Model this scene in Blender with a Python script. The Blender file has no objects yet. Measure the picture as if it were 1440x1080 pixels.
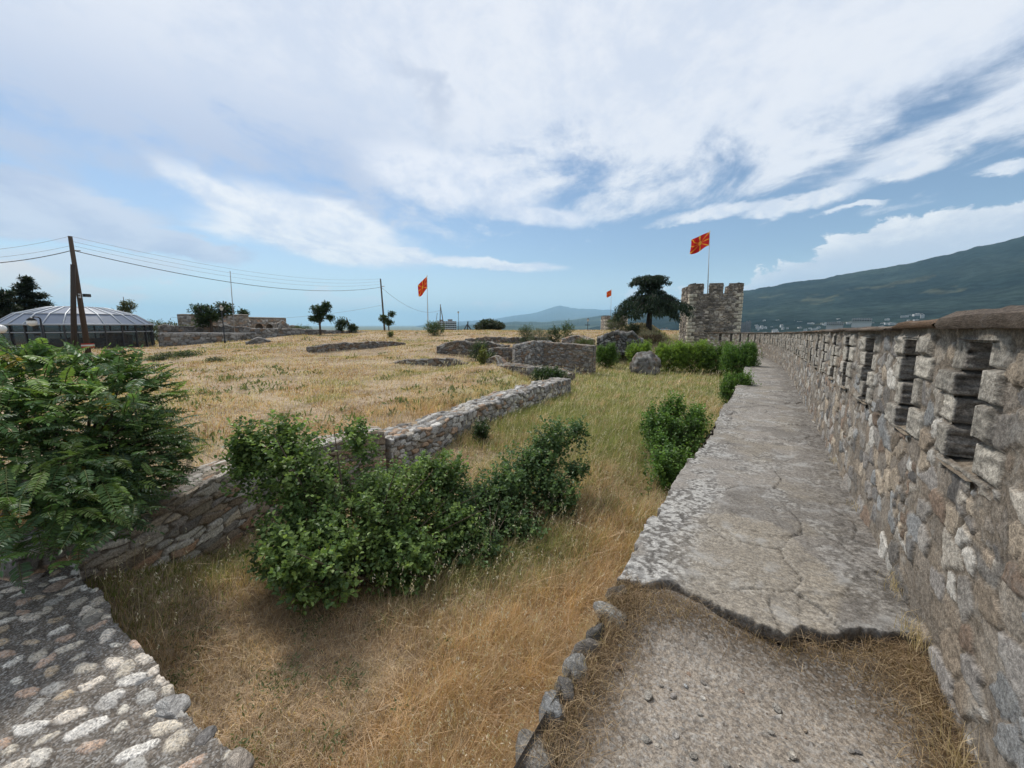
import bpy, math, random
import numpy as np
R = math.radians
random.seed(5)
rng = np.random.default_rng(11)
scn = bpy.context.scene
col = scn.collection

# ------------------------------------------------------------------ camera
F = 560.0; HOR = 457.0; H = 1.65
PITCH = math.atan((540 - HOR) / F)
YAW = math.atan((1082 - 720) / (F / math.cos(PITCH)))
cd = bpy.data.cameras.new('camera'); cam = bpy.data.objects.new('camera', cd); col.objects.link(cam)
cd.sensor_width = 36; cd.lens = F / 1440 * 36; cd.clip_start = 0.05; cd.clip_end = 120000
cam.location = (0, 0, H); cam.rotation_euler = (R(90) - PITCH, 0, YAW)
scn.camera = cam
scn.render.resolution_x = 1024; scn.render.resolution_y = 768
scn.view_settings.view_transform = 'Standard'; scn.view_settings.look = 'None'
scn.view_settings.exposure = 0.20; scn.view_settings.gamma = 1.0
scn.cycles.max_bounces = 6; scn.cycles.diffuse_bounces = 3; scn.cycles.glossy_bounces = 3
scn.cycles.transmission_bounces = 4; scn.cycles.transparent_max_bounces = 8; scn.cycles.volume_bounces = 1
scn.cycles.use_denoising = True

# ------------------------------------------------------------------ sky and sun
SUN_AZ, SUN_EL = -72.0, 52.0         # degrees, azimuth from +Y towards +X


class NT:
    """small helper to wire maths nodes"""
    def __init__(s, nt): s.nt = nt; s.n = nt.nodes; s.l = nt.links

    def put(s, sock, v):
        if isinstance(v, bpy.types.NodeSocket): s.l.new(v, sock)
        elif v is not None: sock.default_value = v

    def node(s, t, **kw):
        n = s.n.new(t)
        for k, v in kw.items(): setattr(n, k, v)
        return n

    def m(s, op, a, b=None, c=None, clamp=False):
        n = s.n.new('ShaderNodeMath'); n.operation = op; n.use_clamp = clamp
        s.put(n.inputs[0], a); s.put(n.inputs[1], b)
        if c is not None: s.put(n.inputs[2], c)
        return n.outputs[0]

    def add(s, a, b): return s.m('ADD', a, b)
    def sub(s, a, b): return s.m('SUBTRACT', a, b)
    def mul(s, a, b): return s.m('MULTIPLY', a, b)

    def vm(s, op, a, b=None):
        n = s.n.new('ShaderNodeVectorMath'); n.operation = op
        s.put(n.inputs[0], a)
        if b is not None: s.put(n.inputs[3 if op == 'SCALE' else 1], b)
        return n.outputs[0]

    def step(s, v, a, b, lo=0., hi=1.):
        n = s.n.new('ShaderNodeMapRange'); n.interpolation_type = 'SMOOTHSTEP'
        s.put(n.inputs[0], v); s.put(n.inputs[1], a); s.put(n.inputs[2], b); s.put(n.inputs[3], lo); s.put(n.inputs[4], hi)
        return n.outputs[0]

    def noise(s, vec, scale, detail=5, rough=.55, dist=0.):
        n = s.n.new('ShaderNodeTexNoise')
        if vec is not None: s.l.new(vec, n.inputs['Vector'])
        n.inputs['Scale'].default_value = scale; n.inputs['Detail'].default_value = detail
        n.inputs['Roughness'].default_value = rough; n.inputs['Distortion'].default_value = dist
        return n.outputs['Fac']

    def mix(s, f, a, b, mode='MIX'):
        n = s.n.new('ShaderNodeMix'); n.data_type = 'RGBA'; n.blend_type = mode
        s.put(n.inputs[0], f)
        for i, v in ((6, a), (7, b)):
            if isinstance(v, tuple) and len(v) == 3: v = (*v, 1)
            s.put(n.inputs[i], v)
        return n.outputs[2]

    def xyz(s, x, y, z):
        n = s.n.new('ShaderNodeCombineXYZ'); s.put(n.inputs[0], x); s.put(n.inputs[1], y); s.put(n.inputs[2], z)
        return n.outputs[0]


def build_world():
    w = bpy.data.worlds.new('World'); scn.world = w; w.use_nodes = True
    nt = w.node_tree; nt.nodes.clear(); t = NT(nt)
    sky = t.node('ShaderNodeTexSky', sky_type='NISHITA'); sky.sun_disc = False
    sky.sun_elevation = R(SUN_EL); sky.sun_rotation = R(SUN_AZ)
    sky.air_density = 1.0; sky.dust_density = 0.6; sky.ozone_density = 2.0; sky.altitude = 300
    d = t.node('ShaderNodeTexCoord').outputs['Generated']
    sx = t.node('ShaderNodeSeparateXYZ'); nt.links.new(d, sx.inputs[0]); x, y, z = sx.outputs
    az = t.mul(t.m('ARCTAN2', x, y), 57.2958); el = t.mul(t.m('ARCSINE', z), 57.2958)
    # cloud sheet coordinates: bands run along the azimuth -34 degrees
    ca, sa = math.cos(R(-34)), math.sin(R(-34))
    fwd = t.add(t.mul(x, sa), t.mul(y, ca)); rgt = t.sub(t.mul(x, ca), t.mul(y, sa))
    den = t.add(t.m('MAXIMUM', z, 0.0), 0.09)
    pf = t.m('DIVIDE', fwd, den); pr = t.m('DIVIDE', rgt, den)
    sheet = t.xyz(t.mul(pr, 1.05), t.mul(pf, .62), 0.)
    sheet2 = t.xyz(t.mul(pr, .55), t.mul(pf, .40), 3.7)
    st = t.noise(sheet, 1.9, 10, .62, .5)          # streaks
    big = t.noise(sheet2, .8, 4, .5, .5)         # wide patches
    n3 = t.noise(t.vm('MULTIPLY', d, (1, 1, 2.2)), 6.5, 9, .6, .3)   # billows
    nf = t.noise(t.vm('MULTIPLY', d, (1, 1, 1.5)), 17., 9, .64, .25)
    wob = t.mul(t.sub(n3, .5), 9.0); wob2 = t.mul(t.sub(nf, .5), 3.2)

    def blob(a0, e0, ra, re, rot=0., k=1.0, wa=1.0, we=.55):
        c, s_ = math.cos(R(rot)), math.sin(R(rot))
        da = t.add(t.sub(az, a0), t.mul(wob, wa)); de = t.add(t.add(t.sub(el, e0), t.mul(wob, we * .35)), t.mul(wob2, we * .5))
        p = t.mul(t.add(t.mul(da, c), t.mul(de, s_)), 1 / ra); q = t.mul(t.sub(t.mul(de, c), t.mul(da, s_)), 1 / re)
        return t.mul(t.sub(1.0, t.m('SQRT', t.add(t.mul(p, p), t.mul(q, q)))), k)

    col_ = sky.outputs[0]
    col_ = t.mix(t.step(el, -1, 9, .72, .0), col_, (6.2, 8.0, 9.6))          # thin vapour low down
    # high veil
    cov = t.add(t.mul(t.sub(el, 16.6), .060), t.add(t.mul(t.sub(st, .5), 1.9), t.add(t.mul(t.sub(nf, .5), .55), t.mul(t.sub(big, .5), 1.0))))
    leftb = t.mul(t.step(az, -20, -75), .10)
    cov = t.add(cov, leftb)
    # a hole of blue streaks on the right
    hole = t.m('MAXIMUM', blob(9, 18.0, 15, 1.7, 22, 1.0), 0.0)
    cov = t.sub(cov, t.mul(hole, .38))
    veil = t.step(cov, -.20, .36)
    grey = t.step(t.add(az, t.mul(t.sub(big, .5), 50)), -28, -58)
    low = t.step(el, 30, 17)
    vcol = t.mix(t.mul(grey, t.add(.15, t.mul(low, .85))), (7.9, 8.15, 8.7), (4.8, 5.5, 7.1))
    vcol = t.mix(t.mul(t.step(t.add(t.mul(st, .65), t.mul(nf, .35)), .58, .38), .52), vcol, (5.3, 6.1, 7.6))
    dark = t.m('MAXIMUM', blob(-44, 27, 7, 3.2, -50, 1.0, 1.6, 1.5), 0.0)
    vcol = t.mix(t.mul(t.step(dark, .0, .95), .62), vcol, (4.7, 5.3, 6.6))
    col_ = t.mix(t.mul(veil, .93), col_, vcol)

    def layer(c, blobs, ccol, a, b, op):
        cv = None
        for bl in blobs: cv = bl if cv is None else t.m('MAXIMUM', cv, bl)
        return t.mix(t.mul(t.step(cv, a, b), op), c, ccol)
    # grey-lavender bank on the left
    col_ = layer(col_, [blob(-82, 10.4, 12, 3.2, 0, 1, .8, 1.0), blob(-74, 9.0, 10, 2.0, -8, 1, .8, 1.), blob(-95, 10, 14, 4)], t.mix(t.step(n3, .35, .65), (4.6, 5.3, 7.0), (6.2, 6.7, 7.9)), .0, .26, .94)
    # pale bank under it
    col_ = layer(col_, [blob(-80, 5.6, 13, 1.7, 3), blob(-95, 5, 12, 3)], (6.9, 7.2, 8.0), .0, .5, .8)
    # bright white streak
    wcol = t.mix(t.step(t.add(t.mul(st, .6), t.mul(nf, .4)), .38, .58), (6.5, 7.1, 8.3), (8.7, 8.8, 9.1))
    col_ = layer(col_, [blob(-57, 10.2, 14, 2.5, -7), blob(-63, 12.6, 11, 2.6, -20, .95), blob(-50, 9.3, 9, 1.4, -4), blob(-56, 13.0, 11, 2.4, -14, .7), blob(-36, 8.3, 11, .8, -4, .9)], wcol, -.10, .34, .95)
    # textured bank in the middle
    tcol = t.mix(t.step(t.add(t.mul(n3, .6), t.mul(nf, .4)), .36, .60), (5.8, 6.5, 7.9), (8.2, 8.4, 9.0))
    col_ = layer(col_, [blob(-40, 18.2, 16, 4.2, -10), blob(-30, 14.4, 11, 1.7, -5)], tcol, .0, .5, .85)
    # thin lens clouds on the right
    col_ = layer(col_, [blob(-7, 13.3, 8, 1.0, 5, 1, 1.3, 1.1), blob(2, 13.6, 6.5, 1.2, 3, 1, 1.3, 1.1), blob(9.5, 15.0, 5, 1.3, 6, 1, 1.3, 1.2), blob(17, 13.4, 2.6, .7, 0, 1, 1.2, 1.), blob(6, 12.0, 3, .5, 0, 1, 1.2, 1.)], t.mix(t.step(nf, .40, .58), (6.9, 7.4, 8.3), (8.3, 8.45, 8.8)), -.02, .50, .88)
    # heaped cloud over the mountain
    top = t.add(t.m('MULTIPLY_ADD', az, .36, 7.3), t.add(t.mul(t.sub(n3, .5), 7.0), t.mul(t.sub(nf, .5), 7.5)))
    top = t.m('MINIMUM', top, t.add(10.6, t.mul(t.sub(nf, .5), 5.0)))
    top = t.sub(top, t.mul(t.step(az, -1.0, -8.), 6.0))
    cm = t.mul(t.step(t.sub(top, el), -.05, .55), t.step(az, -14, -4))
    lit = t.step(t.add(t.mul(t.sub(n3, .5), 3.), t.add(t.mul(t.sub(nf, .5), 4.5), t.mul(t.sub(el, top), .34))), -1.15, .75)
    ccol = t.mix(lit, (5.6, 6.2, 7.3), (9.2, 9.2, 9.2))
    col_ = t.mix(t.mul(cm, .95), col_, ccol)
    # small heaps along the horizon
    tp = t.add(t.mul(t.sub(n3, .56), 20.0), t.mul(t.sub(nf, .5), 5.0))
    sm = t.mul(t.step(t.sub(t.add(tp, .9), t.m('ABSOLUTE', t.sub(el, 2.9))), 0, .6), t.step(az, -2, -10))
    col_ = t.mix(t.mul(sm, .55), col_, (8.1, 8.1, 8.4))
    warm = layer(col_, [blob(-85, 4.0, 6, 1.6, 0, 1, .6, 1.0), blob(-79, 2.8, 5, 1.1, 0, 1, .6, 1.)], (9.2, 8.0, 7.3), .0, .4, .8)
    bg = t.node('ShaderNodeBackground'); bg.inputs['Strength'].default_value = 0.10
    nt.links.new(warm, bg.inputs['Color'])
    nt.links.new(bg.outputs[0], t.node('ShaderNodeOutputWorld').inputs[0])
    w.cycles.sampling_method = 'MANUAL'; w.cycles.sample_map_resolution = 1024


build_world()
sd = bpy.data.lights.new('sun', 'SUN'); so = bpy.data.objects.new('sun', sd); col.objects.link(so)
sd.energy = 2.9; sd.angle = R(10); sd.color = (1.0, .95, .87)
so.rotation_euler = (R(90 - SUN_EL), 0, R(180 - SUN_AZ))
so.location = (0, 0, 60)

# ------------------------------------------------------------------ numbers and noise


def ray(px, py):
    a = (px - 720) / F; b = (540 - py) / F
    fw = math.cos(PITCH) + b * math.sin(PITCH); up = -math.sin(PITCH) + b * math.cos(PITCH)
    c, s = math.cos(YAW), math.sin(YAW)
    return np.array([a * c - fw * s, a * s + fw * c, up])


def at(px, py, z):                       # the point of the level z
    r = ray(px, py); return r * ((z - H) / r[2]) + np.array([0, 0, H])


def atd(px, py, D):                      # the point D metres away over the ground
    r = ray(px, py); return r * (D / math.hypot(r[0], r[1])) + np.array([0, 0, H])


def hsh(ix, iy, iz=0, s=0):
    n = (np.asarray(ix, np.int64) * 374761393 + np.asarray(iy, np.int64) * 668265263 + np.asarray(iz, np.int64) * 1274126177 + s * 974634777) & 0xffffffff
    n = ((n ^ (n >> 13)) * 1274126177) & 0xffffffff
    n = ((n ^ (n >> 15)) * 668265263) & 0xffffffff
    return (n ^ (n >> 16)) / 4294967296.0


def vn(x, y, z=0., s=0):
    x = np.asarray(x, float); y = np.asarray(y, float); z = np.zeros_like(x) + z
    x0 = np.floor(x); y0 = np.floor(y); z0 = np.floor(z)
    fx, fy, fz = x - x0, y - y0, z - z0
    fx = fx * fx * (3 - 2 * fx); fy = fy * fy * (3 - 2 * fy); fz = fz * fz * (3 - 2 * fz)
    r = 0
    for i in (0, 1):
        for j in (0, 1):
            for k in (0, 1):
                r = r + hsh(x0 + i, y0 + j, z0 + k, s) * (fx if i else 1 - fx) * (fy if j else 1 - fy) * (fz if k else 1 - fz)
    return r


def fbm(x, y, z=0., o=4, s=0, g=.5):
    r = 0; a = 1; t = 0; f = 1.
    for i in range(o):
        r = r + a * vn(np.asarray(x) * f + i * 17.3, np.asarray(y) * f - i * 9.1, np.asarray(z) * f, s + i); t += a; a *= g; f *= 2.03
    return r / t


def sst(x, a, b):
    t = np.clip((np.asarray(x, float) - a) / (b - a), 0, 1); return t * t * (3 - 2 * t)


def lerp(a, b, t): return a + (b - a) * t


def rubble(u, v, cw, ch, seed, jit=.75, p=3., warp=.25, bond=True):
    """irregular stone pattern: distance to the centre, gap to the next stone, three random numbers per stone"""
    wu = (fbm(u / cw * .8, v / ch * .8, 0, 3, seed + 50) - .5) * 2 * warp; wv = (fbm(u / cw * .8, v / ch * .8, 5.5, 3, seed + 60) - .5) * 2 * warp
    gu = u / cw + wu; gv = v / ch + wv
    iv = np.floor(gv)
    lx = np.zeros(u.shape); ly = np.zeros(u.shape); f1 = np.full(u.shape, 9.); f2 = np.full(u.shape, 9.); i1 = np.zeros(u.shape); j1 = np.zeros(u.shape)
    for dj in (-1, 0, 1):
        jv = iv + dj; sh = hsh(jv, 3, 0, seed) if bond else 0.
        iu = np.floor(gu + sh)
        for di in (-1, 0, 1):
            ju = iu + di
            h3 = hsh(ju, jv, 2, seed)
            ox = gu + sh - (ju + .5 + (hsh(ju, jv, 0, seed) - .5) * jit); oy = gv - (jv + .5 + (hsh(ju, jv, 1, seed) - .5) * jit * .8); dx = np.abs(ox); dy = np.abs(oy)
            d = (dx ** p + dy ** p) ** (1 / p) - .28 * (h3 - .5)
            c = d < f1
            f2 = np.where(c, f1, np.minimum(f2, d)); i1 = np.where(c, ju, i1); j1 = np.where(c, jv, j1); f1 = np.where(c, d, f1); lx = np.where(c, ox, lx); ly = np.where(c, oy, ly)
    return f1, f2 - f1, (hsh(i1, j1, 4, seed), hsh(i1, j1, 5, seed), hsh(i1, j1, 6, seed), lx * cw, ly * ch)


STONES = np.array([(.30, .28, .26), (.34, .285, .225), (.44, .42, .39), (.15, .142, .138), (.25, .255, .26), (.23, .17, .13), (.25, .205, .16), (.29, .27, .255), (.36, .33, .29), (.20, .185, .17)])
MORTAR = np.array((.235, .198, .16))


def stone_cols(ids, pal=STONES, var=.35):
    k = np.minimum((ids[0] * len(pal)).astype(int), len(pal) - 1)
    return pal[k] * (1 + (ids[1][..., None] - .5) * var * 2)


# ------------------------------------------------------------------ mesh building
class MB:
    def __init__(s): s.V = []; s.Q = []; s.T = []; s.C = []; s.n = 0

    def add(s, V, Q=None, T=None, C=None):
        V = np.asarray(V, float).reshape(-1, 3); n = len(V)
        if Q is not None and len(Q): s.Q.append(np.asarray(Q, np.int64) + s.n)
        if T is not None and len(T): s.T.append(np.asarray(T, np.int64) + s.n)
        C = np.full((n, 3), .5) if C is None else np.broadcast_to(np.asarray(C, float), (n, 3))
        s.V.append(V); s.C.append(C); s.n += n
        return s

    def grid(s, P, C=None, keep=None):
        nu, nv = P.shape[:2]
        a = (np.arange(nu - 1)[:, None] * nv + np.arange(nv - 1)[None, :])
        if keep is not None: a = a[keep]
        a = a.ravel()
        q = np.stack([a, a + nv, a + nv + 1, a + 1], 1)
        return s.add(P.reshape(-1, 3), q, None, None if C is None else np.broadcast_to(C, P.shape).reshape(-1, 3))

    def box(s, c, size, rz=0., C=None, taper=1.):
        x, y, z = np.asarray(size) / 2.
        v = np.array([(-x, -y, -z), (x, -y, -z), (x, y, -z), (-x, y, -z), (-x * taper, -y * taper, z), (x * taper, -y * taper, z), (x * taper, y * taper, z), (-x * taper, y * taper, z)])
        cs, sn = math.cos(rz), math.sin(rz)
        v = np.stack([v[:, 0] * cs - v[:, 1] * sn, v[:, 0] * sn + v[:, 1] * cs, v[:, 2]], 1) + np.asarray(c)
        return s.add(v, [(0, 3, 2, 1), (4, 5, 6, 7), (0, 1, 5, 4), (1, 2, 6, 5), (2, 3, 7, 6), (3, 0, 4, 7)], None, C)

    def tube(s, pts, rad, n=8, C=None, cap=True):
        pts = np.asarray(pts, float); m = len(pts); rad = np.broadcast_to(np.asarray(rad, float), (m,))
        tg = np.gradient(pts, axis=0); tg /= np.linalg.norm(tg, axis=1)[:, None] + 1e-9
        up = np.where(np.abs(tg[:, 2:3]) > .9, np.array([[1., 0, 0]]), np.array([[0, 0, 1.]]))
        a = np.cross(tg, up); a /= np.linalg.norm(a, axis=1)[:, None] + 1e-9; b = np.cross(tg, a)
        th = np.linspace(0, 2 * math.pi, n, endpoint=False)
        P = pts[:, None, :] + rad[:, None, None] * (np.cos(th)[None, :, None] * a[:, None, :] + np.sin(th)[None, :, None] * b[:, None, :])
        i = np.arange(m - 1)[:, None] * n; j = np.arange(n)[None, :]; j2 = (j + 1) % n
        q = np.stack([i + j, i + j2, i + n + j2, i + n + j], -1).reshape(-1, 4)
        V = P.reshape(-1, 3); T = []
        if cap:
            V = np.vstack([V, pts[0], pts[-1]]); k = m * n
            for jj in range(n): T += [(k, (jj + 1) % n, jj), (k + 1, (m - 1) * n + jj, (m - 1) * n + (jj + 1) % n)]
        return s.add(V, q, T, C)

    def build(s, name, mat, parent=None, smooth=True, loc=None):
        V = np.vstack(s.V).astype(np.float32); C = np.vstack(s.C)
        off = np.zeros(3) if loc is None else np.asarray(loc, float)
        V = V - off.astype(np.float32)
        Q = np.vstack(s.Q) if s.Q else np.zeros((0, 4), np.int64); T = np.vstack(s.T) if s.T else np.zeros((0, 3), np.int64)
        me = bpy.data.meshes.new(name)
        me.vertices.add(len(V)); me.vertices.foreach_set('co', V.ravel())
        nl = len(Q) * 4 + len(T) * 3
        me.loops.add(nl); me.loops.foreach_set('vertex_index', np.concatenate([Q.ravel(), T.ravel()]).astype(np.int32))
        me.polygons.add(len(Q) + len(T))
        me.polygons.foreach_set('loop_start', np.concatenate([np.arange(len(Q)) * 4, len(Q) * 4 + np.arange(len(T)) * 3]).astype(np.int32))
        me.polygons.foreach_set('use_smooth', np.full(len(Q) + len(T), smooth, bool))
        ca = me.color_attributes.new('Col', 'FLOAT_COLOR', 'POINT')
        ca.data.foreach_set('color', np.hstack([np.clip(C, 0, 1), np.ones((len(C), 1))]).astype(np.float32).ravel())
        me.update(calc_edges=True)
        me.materials.append(mat)
        o = bpy.data.objects.new(name, me); col.objects.link(o); o.location = off
        if parent is not None:
            o.parent = parent; o.location = off - np.array(parent_world(parent))
        return o


def parent_world(p):
    l = np.array(p.location)
    while p.parent is not None: p = p.parent; l = l + np.array(p.location)
    return l


def tag(o, label=None, cat=None, group=None, kind=None):
    if label: o['label'] = label
    if cat: o['category'] = cat
    if group: o['group'] = group
    if kind: o['kind'] = kind
    return o


def thing(name, loc, label, cat, group=None):
    o = bpy.data.objects.new(name, None); col.objects.link(o); o.location = [float(v) for v in loc]; o.empty_display_size = .3
    return tag(o, label, cat, group)


# ------------------------------------------------------------------ materials
def new_mat(name):
    m = bpy.data.materials.new(name); m.use_nodes = True; nt = m.node_tree; nt.nodes.clear(); t = NT(nt)
    out = t.node('ShaderNodeOutputMaterial'); b = t.node('ShaderNodeBsdfPrincipled'); nt.links.new(b.outputs[0], out.inputs[0])
    b.inputs['Specular IOR Level'].default_value = .25
    return m, t, b, out


def bump(t, b, h, dist, strength=1.):
    n = t.node('ShaderNodeBump'); n.inputs['Distance'].default_value = dist; n.inputs['Strength'].default_value = strength
    t.l.new(h, n.inputs['Height']); t.l.new(n.outputs[0], b.inputs['Normal'])


def colnode(t): return t.node('ShaderNodeVertexColor', layer_name='Col').outputs[0]
def posn(t): return t.node('ShaderNodeTexCoord').outputs['Object']


def m_stone(name, s1=45, s2=7, lich=.25, lcol=(.42, .41, .38), dirt=.35, bd=.008, strata=0., speck=0.):
    m, t, b, _ = new_mat(name); p = posn(t); c = colnode(t)
    q = t.vm('MULTIPLY', p, (1, 1, 1 + strata))
    n1 = t.noise(q, s1, 7, .62); n2 = t.noise(p, s2, 5, .6, .4); n3 = t.noise(q, s1 * 3.1, 3, .6)
    c = t.mix(1., c, t.mix(t.step(n1, .25, .75), (.55, .54, .53), (1.4, 1.39, 1.36)), 'MULTIPLY')
    c = t.mix(1., c, t.mix(t.step(n3, .34, .66), (.72, .71, .70), (1.22, 1.22, 1.21)), 'MULTIPLY')
    c = t.mix(t.mul(t.step(n2, .52, .70), lich), c, lcol)
    c = t.mix(t.mul(t.step(n2, .47, .28), dirt), c, (.075, .066, .058))
    if speck:
        v = t.node('ShaderNodeTexVoronoi'); v.inputs['Scale'].default_value = 95; t.l.new(p, v.inputs['Vector'])
        r = t.node('ShaderNodeSeparateColor'); t.l.new(v.outputs['Color'], r.inputs[0])
        c = t.mix(t.mul(t.step(r.outputs[0], .5, 1.), speck), c, (.42, .41, .39))
        c = t.mix(t.mul(t.step(r.outputs[1], .6, 1.), speck), c, (.035, .033, .032))
    t.l.new(c, b.inputs['Base Color']); b.inputs['Roughness'].default_value = .92
    bump(t, b, t.add(n1, t.mul(n3, .45)), bd)
    return m


def m_leaf(name, trans=.35, rough=.45, spec=.3):
    m, t, b, out = new_mat(name); c = colnode(t)
    t.l.new(c, b.inputs['Base Color']); b.inputs['Roughness'].default_value = rough; b.inputs['Specular IOR Level'].default_value = spec
    tr = t.node('ShaderNodeBsdfTranslucent'); t.l.new(t.mix(1., c, (1.25, 1.3, .7), 'MULTIPLY'), tr.inputs[0])
    mx = t.node('ShaderNodeMixShader'); mx.inputs[0].default_value = trans
    t.l.new(b.outputs[0], mx.inputs[1]); t.l.new(tr.outputs[0], mx.inputs[2]); t.l.new(mx.outputs[0], out.inputs[0])
    return m


def m_plain(name, rgb=None, rough=.6, metal=0., sc=30., amt=.25, bd=.002):
    m, t, b, _ = new_mat(name); n = t.noise(posn(t), sc, 5)
    c = colnode(t) if rgb is None else (*rgb, 1)
    c = t.mix(1., c, t.mix(n, (1 - amt,) * 3, (1 + amt,) * 3), 'MULTIPLY')
    t.l.new(c, b.inputs['Base Color']); b.inputs['Roughness'].default_value = rough; b.inputs['Metallic'].default_value = metal
    if bd: bump(t, b, n, bd)
    return m


def m_ground():
    m, t, b, _ = new_mat('dry_soil'); p = posn(t); c = colnode(t)
    n1 = t.noise(p, 9, 8, .65); n2 = t.noise(p, 1.1, 5, .6); n3 = t.noise(p, 60, 5, .7)
    c = t.mix(1., c, t.mix(t.step(n1, .3, .7), (.62, .6, .58), (1.3, 1.3, 1.28)), 'MULTIPLY')
    c = t.mix(1., c, t.mix(t.step(n3, .3, .7), (.7, .7, .7), (1.25, 1.25, 1.25)), 'MULTIPLY')
    c = t.mix(t.mul(t.step(n2, .52, .7), .35), c, (.20, .19, .085))
    t.l.new(c, b.inputs['Base Color']); b.inputs['Roughness'].default_value = .95
    bump(t, b, t.add(n1, t.mul(n3, .4)), .03)
    return m


def m_flag(): return m_leaf('flag_cloth', .3, .7, .1)


def m_forest(name, sc, bd):
    m, t, b, _ = new_mat(name); p = posn(t); c = colnode(t)
    n1 = t.noise(p, sc, 8, .7); n2 = t.noise(p, sc * .13, 6, .6)
    c = t.mix(1., c, t.mix(t.step(n1, .3, .7), (.48, .5, .5), (1.55, 1.55, 1.5)), 'MULTIPLY')
    c = t.mix(1., c, t.mix(t.step(n2, .32, .68), (.8, .83, .85), (1.2, 1.2, 1.1)), 'MULTIPLY')
    t.l.new(c, b.inputs['Base Color']); b.inputs['Roughness'].default_value = 1.; b.inputs['Specular IOR Level'].default_value = 0
    bump(t, b, n1, bd)
    return m


def m_glass(name, rgb, alpha, rough=.08):
    m, t, b, out = new_mat(name)
    b.inputs['Base Color'].default_value = (*rgb, 1); b.inputs['Roughness'].default_value = rough; b.inputs['Specular IOR Level'].default_value = .4
    bump(t, b, t.noise(posn(t), 1.2, 3), .02)
    tr = t.node('ShaderNodeBsdfTransparent'); tr.inputs[0].default_value = (.75, .8, .82, 1)
    mx = t.node('ShaderNodeMixShader'); mx.inputs[0].default_value = alpha
    t.l.new(b.outputs[0], mx.inputs[1]); t.l.new(tr.outputs[0], mx.inputs[2]); t.l.new(mx.outputs[0], out.inputs[0])
    return m


M = dict(
    rubble=m_stone('rubble_stone'), cobble=m_stone('cobbled_mortar', 60, 9, .15, dirt=.15, bd=.006, speck=.55),
    flag=m_stone('flagstone', 42, 4.5, .5, (.38, .375, .36), .5, .007, speck=.16), gravel=m_stone('gravel_soil', 55, 6, .1, dirt=.22, bd=.008, speck=.4),
    strata=m_stone('layered_stone', 26, 5, .15, bd=.03, strata=5.), cap=m_stone('cap_slate', 30, 6, .22, (.24, .20, .16), .4, .014, strata=3.),
    far=m_stone('distant_masonry', 6, 1.2, .18, bd=.03), ground=m_ground(), leaf=m_leaf('leaves'), grass=m_leaf('grass_blades', .3, .6, .2),
    bark=m_plain('bark', None, .9, sc=40, amt=.45, bd=.01), wood=m_plain('weathered_wood', None, .85, sc=25, amt=.4, bd=.006),
    metal=m_plain('painted_metal', None, .45, .3, amt=.15), cloth=m_flag(), paint=m_plain('pale_render', None, .8, sc=.4, amt=.12, bd=0),
    forest=m_forest('wooded_slope', .018, 24.), hills=m_forest('far_slope', .0015, 30.), roof=m_glass('roof_glazing', (.13, .16, .22), .10, .30),
    pane=m_glass('dark_glazing', (.03, .035, .04), .35, .04), lampglass=m_plain('lamp_glass', None, .2, amt=.05, bd=0))

# ------------------------------------------------------------------ the line of the walkway: face of the parapet on its right
def smooth_path(pts, step=.02):
    """Catmull-Rom through the points, resampled by length"""
    p = np.asarray(pts, float); p = np.vstack([2 * p[0] - p[1], p, 2 * p[-1] - p[-2]])
    out = []
    for i in range(1, len(p) - 2):
        t = np.linspace(0, 1, 60, endpoint=False)[:, None]
        out.append(.5 * (2 * p[i] + (p[i + 1] - p[i - 1]) * t + (2 * p[i - 1] - 5 * p[i] + 4 * p[i + 1] - p[i + 2]) * t ** 2 + (-p[i - 1] + 3 * p[i] - 3 * p[i + 1] + p[i + 2]) * t ** 3))
    out = np.vstack(out + [p[-2][None]])
    return out


class Path:
    def __init__(s, pts):
        s.p = smooth_path(pts); d = np.linalg.norm(np.diff(s.p, axis=0), axis=1); s.s = np.concatenate([[0], np.cumsum(d)]); s.L = s.s[-1]
        tg = np.gradient(s.p, axis=0); s.t = tg / np.linalg.norm(tg, axis=1)[:, None]

    def at(s, u):
        x = np.interp(u, s.s, s.p[:, 0]); y = np.interp(u, s.s, s.p[:, 1])
        tx = np.interp(u, s.s, s.t[:, 0]); ty = np.interp(u, s.s, s.t[:, 1]); n = np.hypot(tx, ty)
        return x, y, -ty / n, tx / n          # the point and the normal to the left


WP = Path([(.83, -2.5), (.83, 4), (.83, 12), (.76, 20), (.35, 28), (-.55, 34), (-2.3, 37.6), (-4.6, 39.6)])
S0 = 2.5                                      # path length at Y = 0
def zs(u): return -.018 * np.maximum(np.asarray(u) - S0 - 2.5, 0)


def wall_steps(a, b, k, lo):
    u = [a]
    while u[-1] < b: u.append(u[-1] + max(lo, k * abs(u[-1] - S0)))
    return np.array(u)


OPEN = [.45, 1.65, 2.88, 3.84, 5.14, 6.37, 7.52, 8.73]
while OPEN[-1] < 39.5: OPEN.append(OPEN[-1] + 1.2)
OPEN = np.array(OPEN) + S0                    # far edge of every loophole along the path
OW, OZ0, OZ1, OD = .35, .985, 1.575, .52


def block_rows(Z, k, side):
    vq = (Z - OZ0) / .16 + .6 * (fbm(Z * 3.1 + k * 3.7, np.asarray(side) * 5. + 0 * Z, 0, 2, 71) - .5); row = np.floor(vq); fr = vq - row
    gro = sst(np.minimum(fr, 1 - fr) * .16, .001, .013)
    return row, fr, gro, .010 + .030 * hsh(row, k, side, 9), .004 + .060 * hsh(row, k, side, 19)


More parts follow.
